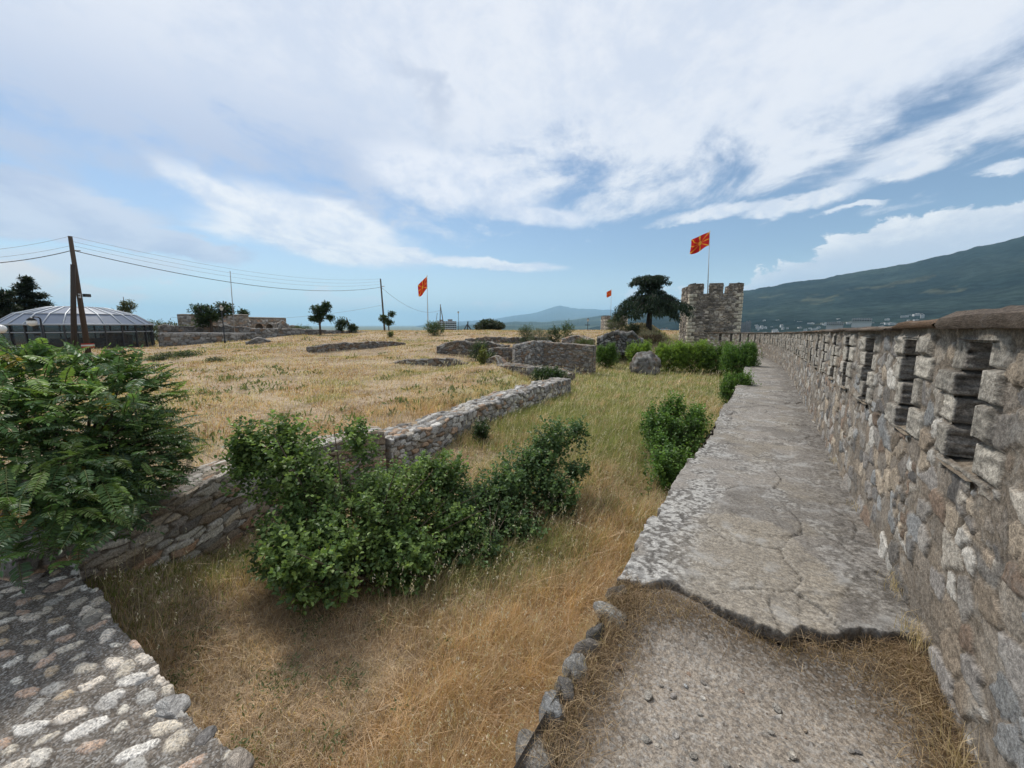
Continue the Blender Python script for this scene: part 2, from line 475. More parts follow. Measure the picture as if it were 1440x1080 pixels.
def parapet():
    root = thing('parapet_wall', (.83, 3, 0), 'long battlemented rubble stone parapet with narrow loopholes along the flagged walkway', 'wall')
    mb = MB()
    u = wall_steps(.4, WP.L, .0026, .0085)
    u = np.concatenate([u, OPEN, OPEN - OW]); u = np.unique(np.round(u[u < WP.L], 4)); v = np.unique(np.round(np.concatenate([np.arange(-.32, 1.66, .0125), [OZ0, OZ1]]), 4))
    U, Vv = np.meshgrid(u, v, indexing='ij')
    f1, e, ids = rubble(U, Vv, .20, .132, 3, .9, 2.6, .40)
    f1b, eb, idb = rubble(U, Vv, .09, .068, 8, .85, 2.4, .3)
    nz = fbm(U * 9, Vv * 9, 0, 4, 2); nw = fbm(U * 2.2, Vv * 2.2, 0, 3, 9)
    small = sst(nw, .55, .62)                       # patches of small stones
    e = lerp(e, eb * .45, small); c = lerp(stone_cols(ids), stone_cols(idb), small[..., None])
    bury = sst(hsh(np.floor(ids[2] * 9999), 1), .22, .5)       # some stones are smeared over with mortar
    m = sst(e + (nz - .5) * .30 + (fbm(U * 30, Vv * 30, 0, 3, 33) - .5) * .14, .075, .115) * lerp(.18, 1, bury)
    h = m * (.006 + .013 * ids[2] + .016 * (nz - .5)) + .018 * (fbm(U * 3, Vv * 3, 0, 4, 31) - .5) + (fbm(U * 22, Vv * 22, 0, 3, 32) - .5) * .006
    tilt = ((U / .20) % 1 - .5) * (ids[0] - .5) * .02
    h = h + m * tilt
    jt = sst(np.abs(e + (nz - .5) * .30 - .10), .0, .07)
    C = lerp(MORTAR * (.55 + .6 * nz[..., None]) * (.68 + .32 * jt[..., None]), c * (.80 + .35 * fbm(U * 18, Vv * 34, 0, 4, 34)[..., None]), m[..., None])
    # dressed blocks beside every loophole
    near = np.abs(U[..., None] - (OPEN - OW / 2)).min(-1)
    k = np.abs(U[:, 0, None] - (OPEN - OW / 2)).argmin(-1)[:, None] + 0 * Vv.astype(int)
    side = (U > (OPEN - OW / 2)[k]).astype(int)
    row, fr, gro, hF, hh0 = block_rows(Vv, k, side)
    bw = .07 + .19 * hsh(row, k, side, 77)
    q = ((near < OW / 2 + bw) & (Vv > OZ0 - .02) & (Vv < OZ1 + .04))
    edge = np.minimum(np.minimum(fr, 1 - fr) * .16, OW / 2 + bw - near)
    qm = sst(edge + (nz - .5) * .018, .003, .012) * q
    qc = np.array((.37, .345, .305)) * (.70 + .55 * hsh(row, k, side, 5))[..., None]
    h = np.where(q, qm * hF + (fbm(U * 11, Vv * 26, 0, 4, 88) - .5) * .026 * qm, h)
    qlam = sst(fbm(U * 5 + row * 2.3, Vv * 60, 0, 3, 89), .36, .48); qc = qc * lerp(.72, 1, qlam)[..., None] * (.7 + .6 * fbm(U * 25, Vv * 25, 0, 3, 90))[..., None]; h = h - .005 * (1 - qlam) * q
    C = np.where(q[..., None], lerp(MORTAR * .7, qc, qm[..., None]), C)
    h = lerp(h, hF * gro, sst(near - OW / 2, .030, .002) * ((Vv > OZ0 - .01) & (Vv < OZ1 + .02)))
    topm = sst(Vv, 1.585, 1.62)
    h = lerp(h, .012 + .02 * (nz - .5), topm); C = lerp(C, MORTAR * (.62 + .5 * nz[..., None]), topm[..., None])
    x, y, nx, ny = WP.at(u)
    P = np.stack([x[:, None] + nx[:, None] * h, y[:, None] + ny[:, None] * h, Vv + zs(U)], -1)
    uc = (u[1:] + u[:-1]) / 2; vc = (v[1:] + v[:-1]) / 2
    hole = (np.abs(uc[:, None] - (OPEN - OW / 2)).min(1) < OW / 2)[:, None] & ((vc > OZ0) & (vc < OZ1))[None]
    mb.grid(P, C, ~hole)
    # back face and top of the core
    ub = np.linspace(.4, WP.L, 160); x, y, nx, ny = WP.at(ub); T = .56
    vb = np.array([-9., -.3, .6, OZ0, OZ1, 1.64])
    hb = np.stack([np.stack([x - nx * T, y - ny * T, zs(ub) + q_], -1) for q_ in vb] + [np.stack([x - nx * 0, y - ny * 0, zs(ub) + 1.645], -1)], 1)
    # leave the loopholes open at the back: the strip between OZ0 and OZ1 is built in piers
    keep = np.ones((len(ub) - 1, len(vb)), bool); keep[:, 3] = False
    mb.grid(hb[:, ::-1], MORTAR * .9, keep[:, ::-1])
    # reveals, sills and heads of the loopholes
    dd = np.concatenate([[-.04, -.03, -.02], np.linspace(.004, OD + .04, 22)]); zz = np.linspace(OZ0 - .06, OZ1 + .03, 92)
    for i, o in enumerate(OPEN):
        fine = 1 if o - S0 < 14 else 3
        d_ = dd if fine == 1 else np.concatenate([dd[:3], dd[3::3]]); z_ = zz[::fine]
        D, Z = np.meshgrid(d_, z_, indexing='ij')
        for sgn in (1, -1):
            row, fr, gro, hF, hh0 = block_rows(Z, i, int(sgn > 0))
            rough = fbm(D * 5, Z * 46 + i * 7, 0, 4, 12) - .5; lam = sst(fbm(D * 4 + row * 3.1, Z * 75 + i * 11, 0, 3, 15), .40, .50)
            hh = gro * hh0 - .012 * (1 - gro)
            Dc = D.copy(); off = hh + rough * .036 * gro - .006 * (1 - lam) + np.clip(D, 0, 9) / OD * .085
            Dc[0] = -(hF * gro)[0]; off[0] = -.001
            Dc[1] = Dc[0]; off[1] = .7 * hh[1]
            Dc[2] = Dc[0] + .010; off[2] = hh[2]
            fc = np.array((.29, .266, .24)) * (.45 + .95 * fbm(D * 8, Z * 46, i, 4, 14))[..., None] * lerp(.35, 1, gro)[..., None] * lerp(.55, 1, lam)[..., None]  # same stone as the block fronts, darkened for lichen dirt and painted recess shade
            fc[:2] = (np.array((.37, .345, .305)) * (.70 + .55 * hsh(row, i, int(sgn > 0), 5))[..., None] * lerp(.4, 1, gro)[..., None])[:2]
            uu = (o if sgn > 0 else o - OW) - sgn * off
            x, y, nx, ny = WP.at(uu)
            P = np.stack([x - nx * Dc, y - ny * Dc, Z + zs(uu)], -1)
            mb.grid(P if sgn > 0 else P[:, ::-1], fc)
        s_ = np.linspace(o - OW - .02, o + .02, 14 // fine); D, Uu = np.meshgrid(d_, s_, indexing='ij'); x, y, nx, ny = WP.at(Uu)
        n_ = fbm(Uu * 7, D * 7, 0, 3, 5)
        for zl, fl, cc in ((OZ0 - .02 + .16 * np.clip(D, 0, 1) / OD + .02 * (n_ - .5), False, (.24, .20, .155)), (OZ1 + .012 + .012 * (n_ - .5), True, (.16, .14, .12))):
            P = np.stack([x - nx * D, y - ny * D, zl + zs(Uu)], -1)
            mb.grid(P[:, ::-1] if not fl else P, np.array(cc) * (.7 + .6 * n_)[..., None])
        # outer ends of the piers between this loophole and the next
        nxt = OPEN[i + 1] - OW if i + 1 < len(OPEN) else WP.L
        s_ = np.linspace(o - .085, nxt + .085, 4); x, y, nx, ny = WP.at(s_)
        P = np.stack([np.stack([x - nx * T, y - ny * T, zs(s_) + q_], -1) for q_ in (OZ1, OZ0)], 1); mb.grid(P, MORTAR)
    mb.build('wall_body', M['rubble'], root)
    # coping slabs
    s = .5; i = 0
    while s < WP.L - .2:
        L = .55 + .75 * hsh(i, 1); L = 1.0 if abs(s - S0 - 2.9) < .5 else L
        near = abs(s - S0) < 9; a0, a1 = s, min(s + L - .012, WP.L)
        nu = 22 if near else 8; nv_ = 14 if near else 7
        th = .030 + .020 * hsh(i, 2) + (.05 if s - S0 < 2.45 and s - S0 > 1 else 0); over = .035 + .05 * hsh(i, 3); lift = .018 * hsh(i, 5)
        cc = np.array([(.125, .08, .05), (.095, .075, .06), (.135, .105, .08), (.105, .085, .07)][int(hsh(i, 4) * 4)])
        a = np.linspace(0, 1, nu); q = np.linspace(0, 1, nv_)
        b = MB()
        A, Q = np.meshgrid(a, q, indexing='ij')
        rag = (fbm(A * L * 4 + i * 9, Q * 0, 0, 5, 21, .6) - .5) * .15          # broken front edge
        ends = (fbm(Q * 3 + i * 5, A * 0, 0, 3, 22) - .5) * .05
        across = -over + rag * (1 - Q) + Q * (.66 + over)
        top = np.stack([A, across, .026 * (fbm(A * L * 7 + i, Q * 6, 0, 5, 23) - .5) + th * np.minimum(1, np.minimum(np.minimum(A, 1 - A) * L, Q * .6 + .004) / .03 + .55)], -1)
        def wp(l):
            uu = a0 + l[..., 0] * (a1 - a0) + ends * np.where(l[..., 0] > .5, .5, -.5) * np.abs(l[..., 0] - .5) * 1.2
            x, y, nx, ny = WP.at(uu); return np.stack([x - nx * l[..., 1], y - ny * l[..., 1], l[..., 2] + 1.632 + lift + zs(uu)], -1)
        Pt = wp(top); bot = top.copy(); bot[..., 2] = 0.; Pb = wp(bot)
        cn = cc * (.65 + .75 * fbm(A * L * 5, Q * 5, i, 4, 24))[..., None]
        b.grid(Pt[:, ::-1], cn[:, ::-1]); b.grid(Pb, cn)
        mid = lambda P0, P1: np.stack([P0, (P0 * .5 + P1 * .5), P1], 1)
        fb = mid(Pb[:, 0], Pt[:, 0]); x, y, nx, ny = WP.at(np.linspace(a0, a1, nu)); fb[:, 1, 0] += nx * .012; fb[:, 1, 1] += ny * .012
        b.grid(fb[:, ::-1], cc * .9); b.grid(mid(Pb[:, -1], Pt[:, -1]), cc); b.grid(mid(Pb[0], Pt[0]), cc * .8); b.grid(mid(Pb[-1], Pt[-1])[:, ::-1], cc * .8)
        b.build('coping_slab', M['cap'], root)
        s += L; i += 1


parapet()

# ------------------------------------------------------------------ ground levels
LW = Path([(-5.95, .3), (-6.35, 1.6), (-7.02, 2.9), (-6.95, 4.0), (-6.55, 5.2)])      # centre line of the tall piece of the low wall
LW2 = Path([(-6.62, 5.25), (-6.6, 6.6), (-6.7, 8.6), (-6.75, 11.2), (-6.9, 14.6)])


def edge_x(Y):                              # where the field ends above the yard
    return np.interp(Y, [-3, .3, 1.6, 2.9, 4.0, 5.2, 6.6, 8.6, 11.2, 13, 15, 17, 20, 23, 26, 32], [-5.9, -5.95, -6.35, -7.02, -6.95, -6.6, -6.6, -6.7, -6.75, -7.2, -9.2, -10.9, -12.2, -12.5, -10, -7.5])


def ground_z(X, Y):
    X = np.asarray(X, float); Y = np.asarray(Y, float); D = np.hypot(X, Y); az = np.degrees(np.arctan2(X, Y))
    yard = -1.62 + .58 * sst(Y, 2.2, 9.5) + .05 * (fbm(X * .6, Y * .6, 0, 3, 41) - .5) + .25 * sst(Y, 24, 38)
    yard = yard - .05 * sst(X, -2.4, -1) + .62 * np.exp(-(((X + 6.0) / 1.25) ** 2 + ((Y - .7) / 1.15) ** 2))
    amp = lerp(.30, 1.34, sst(az, -76, -58))
    field = -.64 + .10 * sst(D, 7, 14) + amp * sst(D, 13, 57) + .30 * (fbm(X * .14, Y * .14, 0, 3, 42) - .5) * sst(D, 8, 14) + .10 * (fbm(X * .7, Y * .7, 0, 3, 43) - .5)
    field = field - 5 * sst(D, 64, 110)
    w = lerp(.12, 1.2, sst(Y, 12, 15.5))
    k = sst(X - edge_x(Y), -w, w)
    z = lerp(field, yard, k)
    # mound under the cedar
    z = z + 1.75 * np.exp(-(((X + 8.6) / 3.6) ** 2 + ((Y - 33.5) / 4.0) ** 2))
    for px, py, r_, d_ in ((-23.6, 17.6, 2.4, .45), (-26, 15.7, 2.2, .35), (-14.4, 14.5, 1.6, .3), (-15.8, 20.1, 2.0, .5), (-13.9, 20.2, 1.6, .5)):
        z = z - d_ * np.exp(-((X - px) ** 2 + (Y - py) ** 2) / r_ ** 2)
    z = z - 12 * sst(X - np.interp(Y, [0, 20, 28, 34, 37.6, 39.6, 60], [.9, .83, .42, -.4, -2.0, -2.0, -2]), .3, 14) * sst(D, 1, 6)
    z = z - 62 * sst(D, 75, 420)
    return np.maximum(z, -62.)


def terrain():
    def axis(lo, hi, far):
        a = list(np.arange(lo, hi, .16)); s = .16
        while a[-1] < far: s *= 1.16; a.append(a[-1] + s)
        s = .16
        while a[0] > -far: s *= 1.16; a.insert(0, a[0] - s)
        return np.array(a)
    xs = axis(-15, 2, 30000.); ys = axis(-1, 24, 30000.)
    X, Y = np.meshgrid(xs, ys, indexing='ij'); Z = ground_z(X, Y)
    n = fbm(X * .35, Y * .35, 0, 4, 44)[..., None]; D = np.hypot(X, Y)[..., None]
    C = lerp(np.array((.30, .22, .145)), np.array((.44, .345, .24)), n)
    C = C * lerp(1., .72, sst(fbm(X * 1.3, Y * 1.3, 0, 4, 45), .5, .66))[..., None]
    C = lerp(C, np.array((.25, .25, .11)), sst(Y, 6, 12)[..., None] * .6 * (X > -9)[..., None])
    C = lerp(lerp(C, np.array((.055, .075, .035)), sst(D, 75, 160)), np.array((.13, .145, .10)), sst(D, 600, 4000))
    o = MB().grid(np.stack([X, Y, Z], -1), C).build('ground', M['ground']); tag(o, kind='structure')


terrain()


# ------------------------------------------------------------------ walkway
def walkway():
    u = wall_steps(S0 + 2.2, WP.L, .0032, .010)
    t = np.concatenate([np.linspace(-.03, 1.44, 120), np.linspace(1.452, 1.70, 26)])
    U, T = np.meshgrid(u, t, indexing='ij')
    Y = U - S0; X = .83 - T
    # broken near edge
    nb = np.interp(X, [-.85, -.75, -.55, -.46, -.2, .06, .22, .29, .45, .56, .9], [2.36, 2.385, 2.43, 2.545, 2.50, 2.415, 2.425, 2.555, 2.575, 2.70, 2.80]) + (fbm(X * 8, X * 0, 0, 6, 51, .72) - .5) * .09
    # ragged left edge with a notch
    le = 1.555 + .060 * (fbm(U * 1.1, U * 0, 0, 5, 52, .62) - .5) * 2 - .035 * sst(fbm(U * 4, U * 0, 0, 3, 50), .58, .62) + .05 * sst(Y, 5.4, 5.3) - .02 + (fbm(U * 9, U * 0, 0, 3, 53) - .5) * .03
    le = le - .05 * sst(fbm(U * .9, U * 0 + 3, 0, 2, 58), .6, .66) * (Y > 6)
    U2 = np.where(Y < nb, nb + S0, U); T2 = np.minimum(T, le)
    f1, e, ids = rubble(U2, T2 * .9, .78, .55, 61, .95, 2.2, .55, False)
    n1 = fbm(U2 * 2.5, T2 * 2.5, 0, 5, 54); n2 = fbm(U2 * 12, T2 * 12, 0, 4, 55)
    crack = 1 - sst(e + (n2 - .5) * .03, .002, .015)
    on = sst(fbm(U2 * .9, T2 * .9, 0, 2, 56), .34, .44)              # the joints are filled in places
    lev = ((ids[0] - .5) * .030 + (ids[2] - .5) * .02 * ids[3] + (ids[1] - .5) * .02 * ids[4]) * .7 * sst(e, 0, .03)
    h = lev + .012 * (n1 - .5) + .005 * (n2 - .5) - .010 * crack * on
    margin = sst(T2, 1.08, 1.25) * sst(Y, 9.0, 4.)
    h = lerp(h, .004 + .010 * (n1 - .5) + .008 * (n2 - .5), margin)
    layer = sst(fbm(U2 * 1.1, T2 * 1.6, 0, 3, 57), .5, .507) * .010     # flaked upper layer
    f1c, ec, idc = rubble(U2 * 1.0, T2 * .55, .42, .40, 69, .95, 2.1, .7, False); h = h + layer + (idc[0] - .5) * .012 * sst(ec, 0, .03) * (1 - margin)
    c = np.array((.245, .226, .205)) * (.72 + .4 * ids[1])[..., None]
    c = lerp(c, np.array((.265, .235, .19)), (sst(n1, .48, .68) * .6)[..., None])
    n4 = fbm(U2 * 34, T2 * 34, 0, 4, 46, .6); n5 = fbm(U2 * 3.2, T2 * 3.2, 0, 4, 47)
    lich = np.maximum(margin, .40 * sst(T2, .85, 1.35)) * sst(n5, .36, .52) + .5 * sst(n5, .56, .66)
    spk = sst(n4 + .12 * (n2 - .5), .46, .54)
    c = lerp(c, lerp(np.array((.10, .095, .09)), np.array((.46, .455, .44)), spk[..., None]), (np.clip(lich, 0, 1) * .78)[..., None])
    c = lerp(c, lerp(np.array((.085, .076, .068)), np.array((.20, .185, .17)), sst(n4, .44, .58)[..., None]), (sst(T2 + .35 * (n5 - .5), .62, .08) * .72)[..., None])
    worn_ = sst(1.15 - np.hypot((Y - 3.05) / .75, (T2 - .86) / .48) + .5 * (n1 - .5), 0, .12) * (1 - .6 * margin)
    c = lerp(c, np.array((.30, .265, .215)) * (.8 + .4 * n4[..., None]), (.62 * worn_)[..., None])
    c = lerp(c, np.array((.05, .046, .042)), (crack * on * .9 * (1 - .6 * margin))[..., None])
    drop = np.where(T > le + .001, 1., 0.); dropn = np.where(Y < nb - .004, 1., 0.)
    z = h + zs(U2)
    # the last columns and rows turn down to make the thickness of the slab
    z = np.where(drop > 0, zs(U2) - .10 * np.clip((T - le) / .04, 0, 1), z)
    z = np.where(dropn > 0, z - (.022 + .020 * fbm(X * 9, X * 0, 0, 4, 59)) * np.clip((nb - Y) / .010, 0, 1) - .05 * np.clip((nb - Y - .012) / .03, 0, 1), z)
    c = np.where(((dropn > 0) | (drop > 0))[..., None], np.array((.15, .13, .11)) * (.5 + .9 * fbm(X * 13, z * 55, 0, 3, 64)[..., None]), c)
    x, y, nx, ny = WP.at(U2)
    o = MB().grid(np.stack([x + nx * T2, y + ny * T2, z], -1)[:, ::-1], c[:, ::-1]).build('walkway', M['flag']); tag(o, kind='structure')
    # the wall under the walkway
    u = np.linspace(.4, WP.L, 420); v = np.linspace(-2.0, -.06, 44); U, Vv = np.meshgrid(u, v, indexing='ij')
    f1, e, ids = rubble(U, Vv, .26, .16, 63); m = sst(e, .03, .13)
    h = 1.50 + .035 * m; x, y, nx, ny = WP.at(U)
    C = lerp(MORTAR * .8, stone_cols(ids), m[..., None])
    mb = MB().grid(np.stack([x + nx * h, y + ny * h, Vv + zs(U) * np.clip((Vv + 2) / 1.9, 0, 1)], -1)[:, ::-1], C[:, ::-1])
    o = mb.build('walkway_base', M['rubble']); tag(o, kind='structure')
    # trodden gravel in front of the slab
    yv = np.arange(-2.0, 2.95, .0125); tv = np.concatenate([np.linspace(-.03, 1.56, 128), np.linspace(1.575, 1.72, 9)]); Yg, Tg = np.meshgrid(yv, tv, indexing='ij'); Xg = .83 - Tg
    le = 1.515 + (fbm(Yg * 4, Yg * 0, 0, 4, 65) - .5) * .13
    Tc = np.minimum(Tg, le); Xc = .83 - Tc
    n1 = fbm(Xc * 1.6, Yg * 1.6, 0, 4, 66); n2 = fbm(Xc * 26, Yg * 26, 0, 3, 67)
    f1, e, ids = rubble(Xc, Yg, .030, .030, 68, .9, 2, .1, False)
    peb = sst(.34 - f1, 0, .22) * (hsh(np.floor(ids[2] * 99999), 5) < .42 * sst(n1, .25, .6))
    z = -.135 + .05 * (n1 - .5) + .007 * (n2 - .5) + .007 * peb - .05 * sst(Tc, 1.25, 1.55) * n1 + (.035 * sst(Tc, .75, 1.2) + .02 * sst(Tc, .5, .2)) * sst(Yg, 1.9, 2.4) + .050 * sst(Yg, 1.95, 2.35)
    z = np.where(Tg > le, z - (Tg - le) * 6, z)
    c = lerp(np.array((.215, .18, .145)), np.array((.31, .268, .225)), sst(n1, .34, .62)[..., None]) * (.8 + .4 * n2[..., None])
    c = lerp(c, stone_cols(ids, np.array([(.36, .34, .32), (.25, .24, .23), (.42, .40, .37), (.20, .18, .165)])), (peb * .9)[..., None])
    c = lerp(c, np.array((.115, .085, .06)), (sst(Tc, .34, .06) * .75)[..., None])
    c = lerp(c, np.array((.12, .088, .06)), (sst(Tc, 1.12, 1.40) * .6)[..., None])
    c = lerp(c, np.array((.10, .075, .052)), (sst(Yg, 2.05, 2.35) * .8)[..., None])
    c = np.where((Tg > le)[..., None], np.array((.24, .19, .14)) * (.6 + .8 * fbm(Yg * 20, Tg * 30, 0, 3, 62)[..., None]), c)
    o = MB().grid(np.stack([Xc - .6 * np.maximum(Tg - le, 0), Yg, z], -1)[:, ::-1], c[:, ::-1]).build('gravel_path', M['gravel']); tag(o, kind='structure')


walkway()


# ------------------------------------------------------------------ rubble walls of any course
def rubble_wall(name, label, cat, path, w, top, base, cw=.24, ch=.15, seed=1, res=.02, amp=.035, pal=STONES, mortar=MORTAR, batter=0., topw=.9, round_=.07, group=None, mat='rubble', tvar=.10, part=None, crumble=0.):
    P = path if isinstance(path, Path) else Path(path)
    u = np.linspace(0, P.L, max(6, int(P.L / res)))
    T = top(u) if callable(top) else np.full_like(u, top); B = base(u) if callable(base) else np.full_like(u, base)
    T = T + (fbm(u * 1.6, u * 0, 0, 4, seed + 5) - .5) * 2 * tvar
    if crumble: T = T - crumble * (sst(u, .9, 0) + sst(u, P.L - .9, P.L)) * (T - B)
    hh = float((T - B).max()); n1 = max(4, int(hh / res)); n2 = max(4, int(2 * w / res))
    # cross-section: left face up, over the top, right face down
    q = [(-1, a, 0) for a in np.linspace(0, 1, n1)] + [(a, 1, 1) for a in np.linspace(-1, 1, n2)][1:-1] + [(1, a, 2) for a in np.linspace(1, 0, n1)]
    lat = np.array([a[0] for a in q]); ht = np.array([a[1] for a in q])
    seglen = np.concatenate([[0], np.cumsum(np.hypot(np.diff(lat) * w, np.diff(ht) * hh))])
    u4 = np.concatenate([[u[0]] * 3, u, [u[-1]] * 3]); sc_ = np.concatenate([[0, .5, .92], np.ones(len(u)), [.92, .5, 0]])
    T = np.interp(u4, u, T); B = np.interp(u4, u, B)
    U, S = np.meshgrid(u4, seglen, indexing='ij')
    LAT = lat[None] * sc_[:, None]; HT = np.broadcast_to(ht[None], U.shape)
    f1, e, ids = rubble(U + (1 - sc_[:, None]) * w, S, cw, ch, seed, .8, 2.8, .3)
    nz = fbm(U * 8, S * 8, 0, 4, seed + 7)
    m = sst(e + (nz - .5) * .12, .03, .14)
    d = m * amp * (.35 + .9 * ids[2]) + (nz - .5) * amp * .5
    rnd = np.clip(np.abs(lat) - (1 - round_ / w), 0, 1)[None] * w * (HT > .99) + np.clip(HT - (1 - round_ / np.maximum(T - B, .1)[:, None]), 0, 1) * np.maximum(T - B, .1)[:, None] * (np.abs(lat) > .99)[None]
    up = sst(HT, .93, 1.0) * np.ones_like(U); sd_ = np.sign(lat)[None] * sst(np.abs(lat), .85, 1.)[None] * np.ones_like(U)
    x, y, nx, ny = P.at(U)
    L = -(LAT * w * (topw + (1 - topw) * (1 - HT) + batter * (1 - HT)) + sd_ * d)       # positive lateral = to the right of the path
    z = B[:, None] + HT * (T - B)[:, None] + up * d - .30 * rnd
    ext = np.concatenate([[-1, -.5, -.1], np.zeros(len(u)), [.1, .5, 1]])[:, None] * .02
    X = x + nx * L + ny * ext; Yy = y + ny * L - nx * ext
    c = lerp(mortar * (.7 + .6 * nz[..., None]), stone_cols(ids, pal), m[..., None])
    mb = MB().grid(np.stack([X, Yy, z], -1)[:, ::-1], c[:, ::-1])
    if part is not None: return mb.build(part[0], M[mat], part[1])
    o = mb.build(name, M[mat], loc=(*P.at(P.L / 2)[:2], float(B.mean())))
    return tag(o, label, cat, group)


WARM = np.array([(.31, .285, .255), (.35, .30, .24), (.27, .215, .165), (.43, .41, .38), (.22, .20, .185), (.33, .22, .15), (.30, .29, .275), (.25, .20, .15)])
GREY = np.array([(.36, .345, .325), (.42, .41, .395), (.27, .26, .25), (.33, .30, .26), (.48, .465, .44), (.22, .215, .21), (.35, .25, .18), (.30, .295, .29)])
rubble_wall('rubble_wall', 'tall brownish rubble retaining wall between the pinnate shrub and the round-leaved shrub', 'wall', LW, .30, lambda u: -.50 + .04 * u / 5 , -1.95, .30, .105, 71, .016, .035, WARM * 1.05, MORTAR * .62, round_=.04, tvar=.08)
rubble_wall('rubble_wall', 'low grey rubble wall with a stepped top running from the shrub towards the ruins', 'wall', LW2, .36,
            lambda u: np.where(u < 4.1, -.66 + .03 * u, -.46 - .012 * (u - 4.1)), -1.6, .19, .13, 72, .020, .062, GREY, MORTAR * .7, tvar=.10, round_=.05)


def cobble_wall():
    root = thing('cobbled_wall', (-3, .2, -1.7), 'broad mortared wall top studded with pale cobbles at the bottom left corner', 'wall')
    X, Y = np.meshgrid(np.arange(-6.6, -.7, .010), np.arange(-1.2, .86, .009), indexing='ij')
    edge = .74 + (fbm(X * 1.7, X * 0, 0, 4, 81) - .5) * .12 + (fbm(X * 7, X * 0, 0, 3, 82) - .5) * .06
    Yc = np.minimum(Y, edge)
    f1, e, ids = rubble(X, Yc, .185, .135, 83, .70, 2.2, .10)
    th = (ids[2] - .5) * 2.6 + .5; cx_, sy_ = np.cos(th), np.sin(th); asp = 1.15 + 1.1 * ids[1]; R0 = (.032 + .043 * ids[0]) * np.sqrt(asp)
    qx = (ids[3] * cx_ + ids[4] * sy_) / R0; qy = (ids[4] * cx_ - ids[3] * sy_) / R0 * asp; tt = np.arctan2(qy, qx)
    rr = np.hypot(qx, qy) / (1 + .55 * (fbm(np.cos(tt) * 1.6 + ids[0] * 90, np.sin(tt) * 1.6 + ids[1] * 90, 0, 3, 86) - .5))
    n1 = fbm(X * 2, Yc * 2, 0, 4, 84); n2 = fbm(X * 16, Yc * 16, 0, 4, 85)
    m = sst(1 - rr + (n2 - .5) * .22, -.02, .14) * (e > .015)
    dome = np.clip(1 - rr ** 2, 0, 1)
    pal = np.array([(.60, .56, .49), (.52, .47, .395), (.44, .35, .25), (.64, .605, .55), (.43, .31, .235), (.37, .355, .33), (.57, .51, .44), (.46, .41, .34), (.58, .555, .52)])
    z = -.70 + .06 * (n1 - .5) + .012 * (n2 - .5) + m * (.005 + .008 * dome ** .7 + .016 * (n2 - .5))
    z = z + .03 * (X + 3) / 3 * 0
    c = lerp(np.array((.135, .116, .098)) * (.5 + 1.0 * n2[..., None]), stone_cols(ids, pal, .16) * (.84 + .5 * n2[..., None]), m[..., None])
    # the face towards the yard
    dr = Y > edge + .004
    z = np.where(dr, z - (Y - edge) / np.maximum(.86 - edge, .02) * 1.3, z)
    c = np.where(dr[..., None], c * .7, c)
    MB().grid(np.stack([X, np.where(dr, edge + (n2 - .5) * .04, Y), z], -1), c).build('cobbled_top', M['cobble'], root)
    spots = [(254, 986, .125, .085), (302, 1026, .075, .05), (346, 1068, .12, .09), (138, 866, .10, .05), (96, 818, .12, .05), (165, 905, .07, .04), (212, 950, .08, .045), (60, 806, .10, .05)]
    for i, (px, py, a, b) in enumerate(spots):
        p = at(px, py, -.70)
        rock('edge_stone', p + np.array([0, -.05, -.015]), (a, a * .75, b * .7), 90 + i, np.array([(.46, .45, .44), (.2, .19, .185), (.42, .37, .32), (.30, .28, .25), (.40, .31, .25), (.5, .48, .46), (.3, .3, .3), (.34, .30, .27)][i]), 'strata', root)


def ico(n=3):
    import bmesh
    bm = bmesh.new(); bmesh.ops.create_icosphere(bm, subdivisions=n, radius=1.0)
    v = np.array([a.co[:] for a in bm.verts]); f = np.array([[a.index for a in q.verts] for q in bm.faces]); bm.free(); return v, f


ICO = {k: ico(k) for k in (1, 2, 3, 4)}


def rock_mesh(mb, p, size, seed, c, lvl=4, angular=.92):
    v, f = ICO[lvl]
    g = np.random.default_rng(seed); d = v.copy(); r = np.ones(len(v))
    for k in range(15):                                     # cut flat faces
        n = g.normal(size=3); n /= np.linalg.norm(n); lim = g.uniform(.58, .92); s_ = v @ n
        r = np.minimum(r, np.where(s_ > 0, lim / np.maximum(s_, 1e-3), 9))
    r = lerp(1., r, angular) * (1 + .22 * (fbm(v[:, 0] * 3 + seed, v[:, 1] * 3, v[:, 2] * 3, 4, seed) - .5))
    q = d * r[:, None] * np.asarray(size); a = g.uniform(0, 6.28)
    q = np.stack([q[:, 0] * math.cos(a) - q[:, 1] * math.sin(a), q[:, 0] * math.sin(a) + q[:, 1] * math.cos(a), q[:, 2]], 1)
    cc = np.asarray(c) * (.7 + .6 * fbm(v[:, 0] * 4, v[:, 1] * 4, v[:, 2] * 4, 3, seed + 3))[:, None]
    return mb.add(q + np.asarray(p), None, f, cc)


def rock(name, p, size, seed, c, mat='strata', parent=None, lvl=4):
    return rock_mesh(MB(), p, size, seed, c, lvl).build(name, M[mat], parent, loc=p)


cobble_wall()

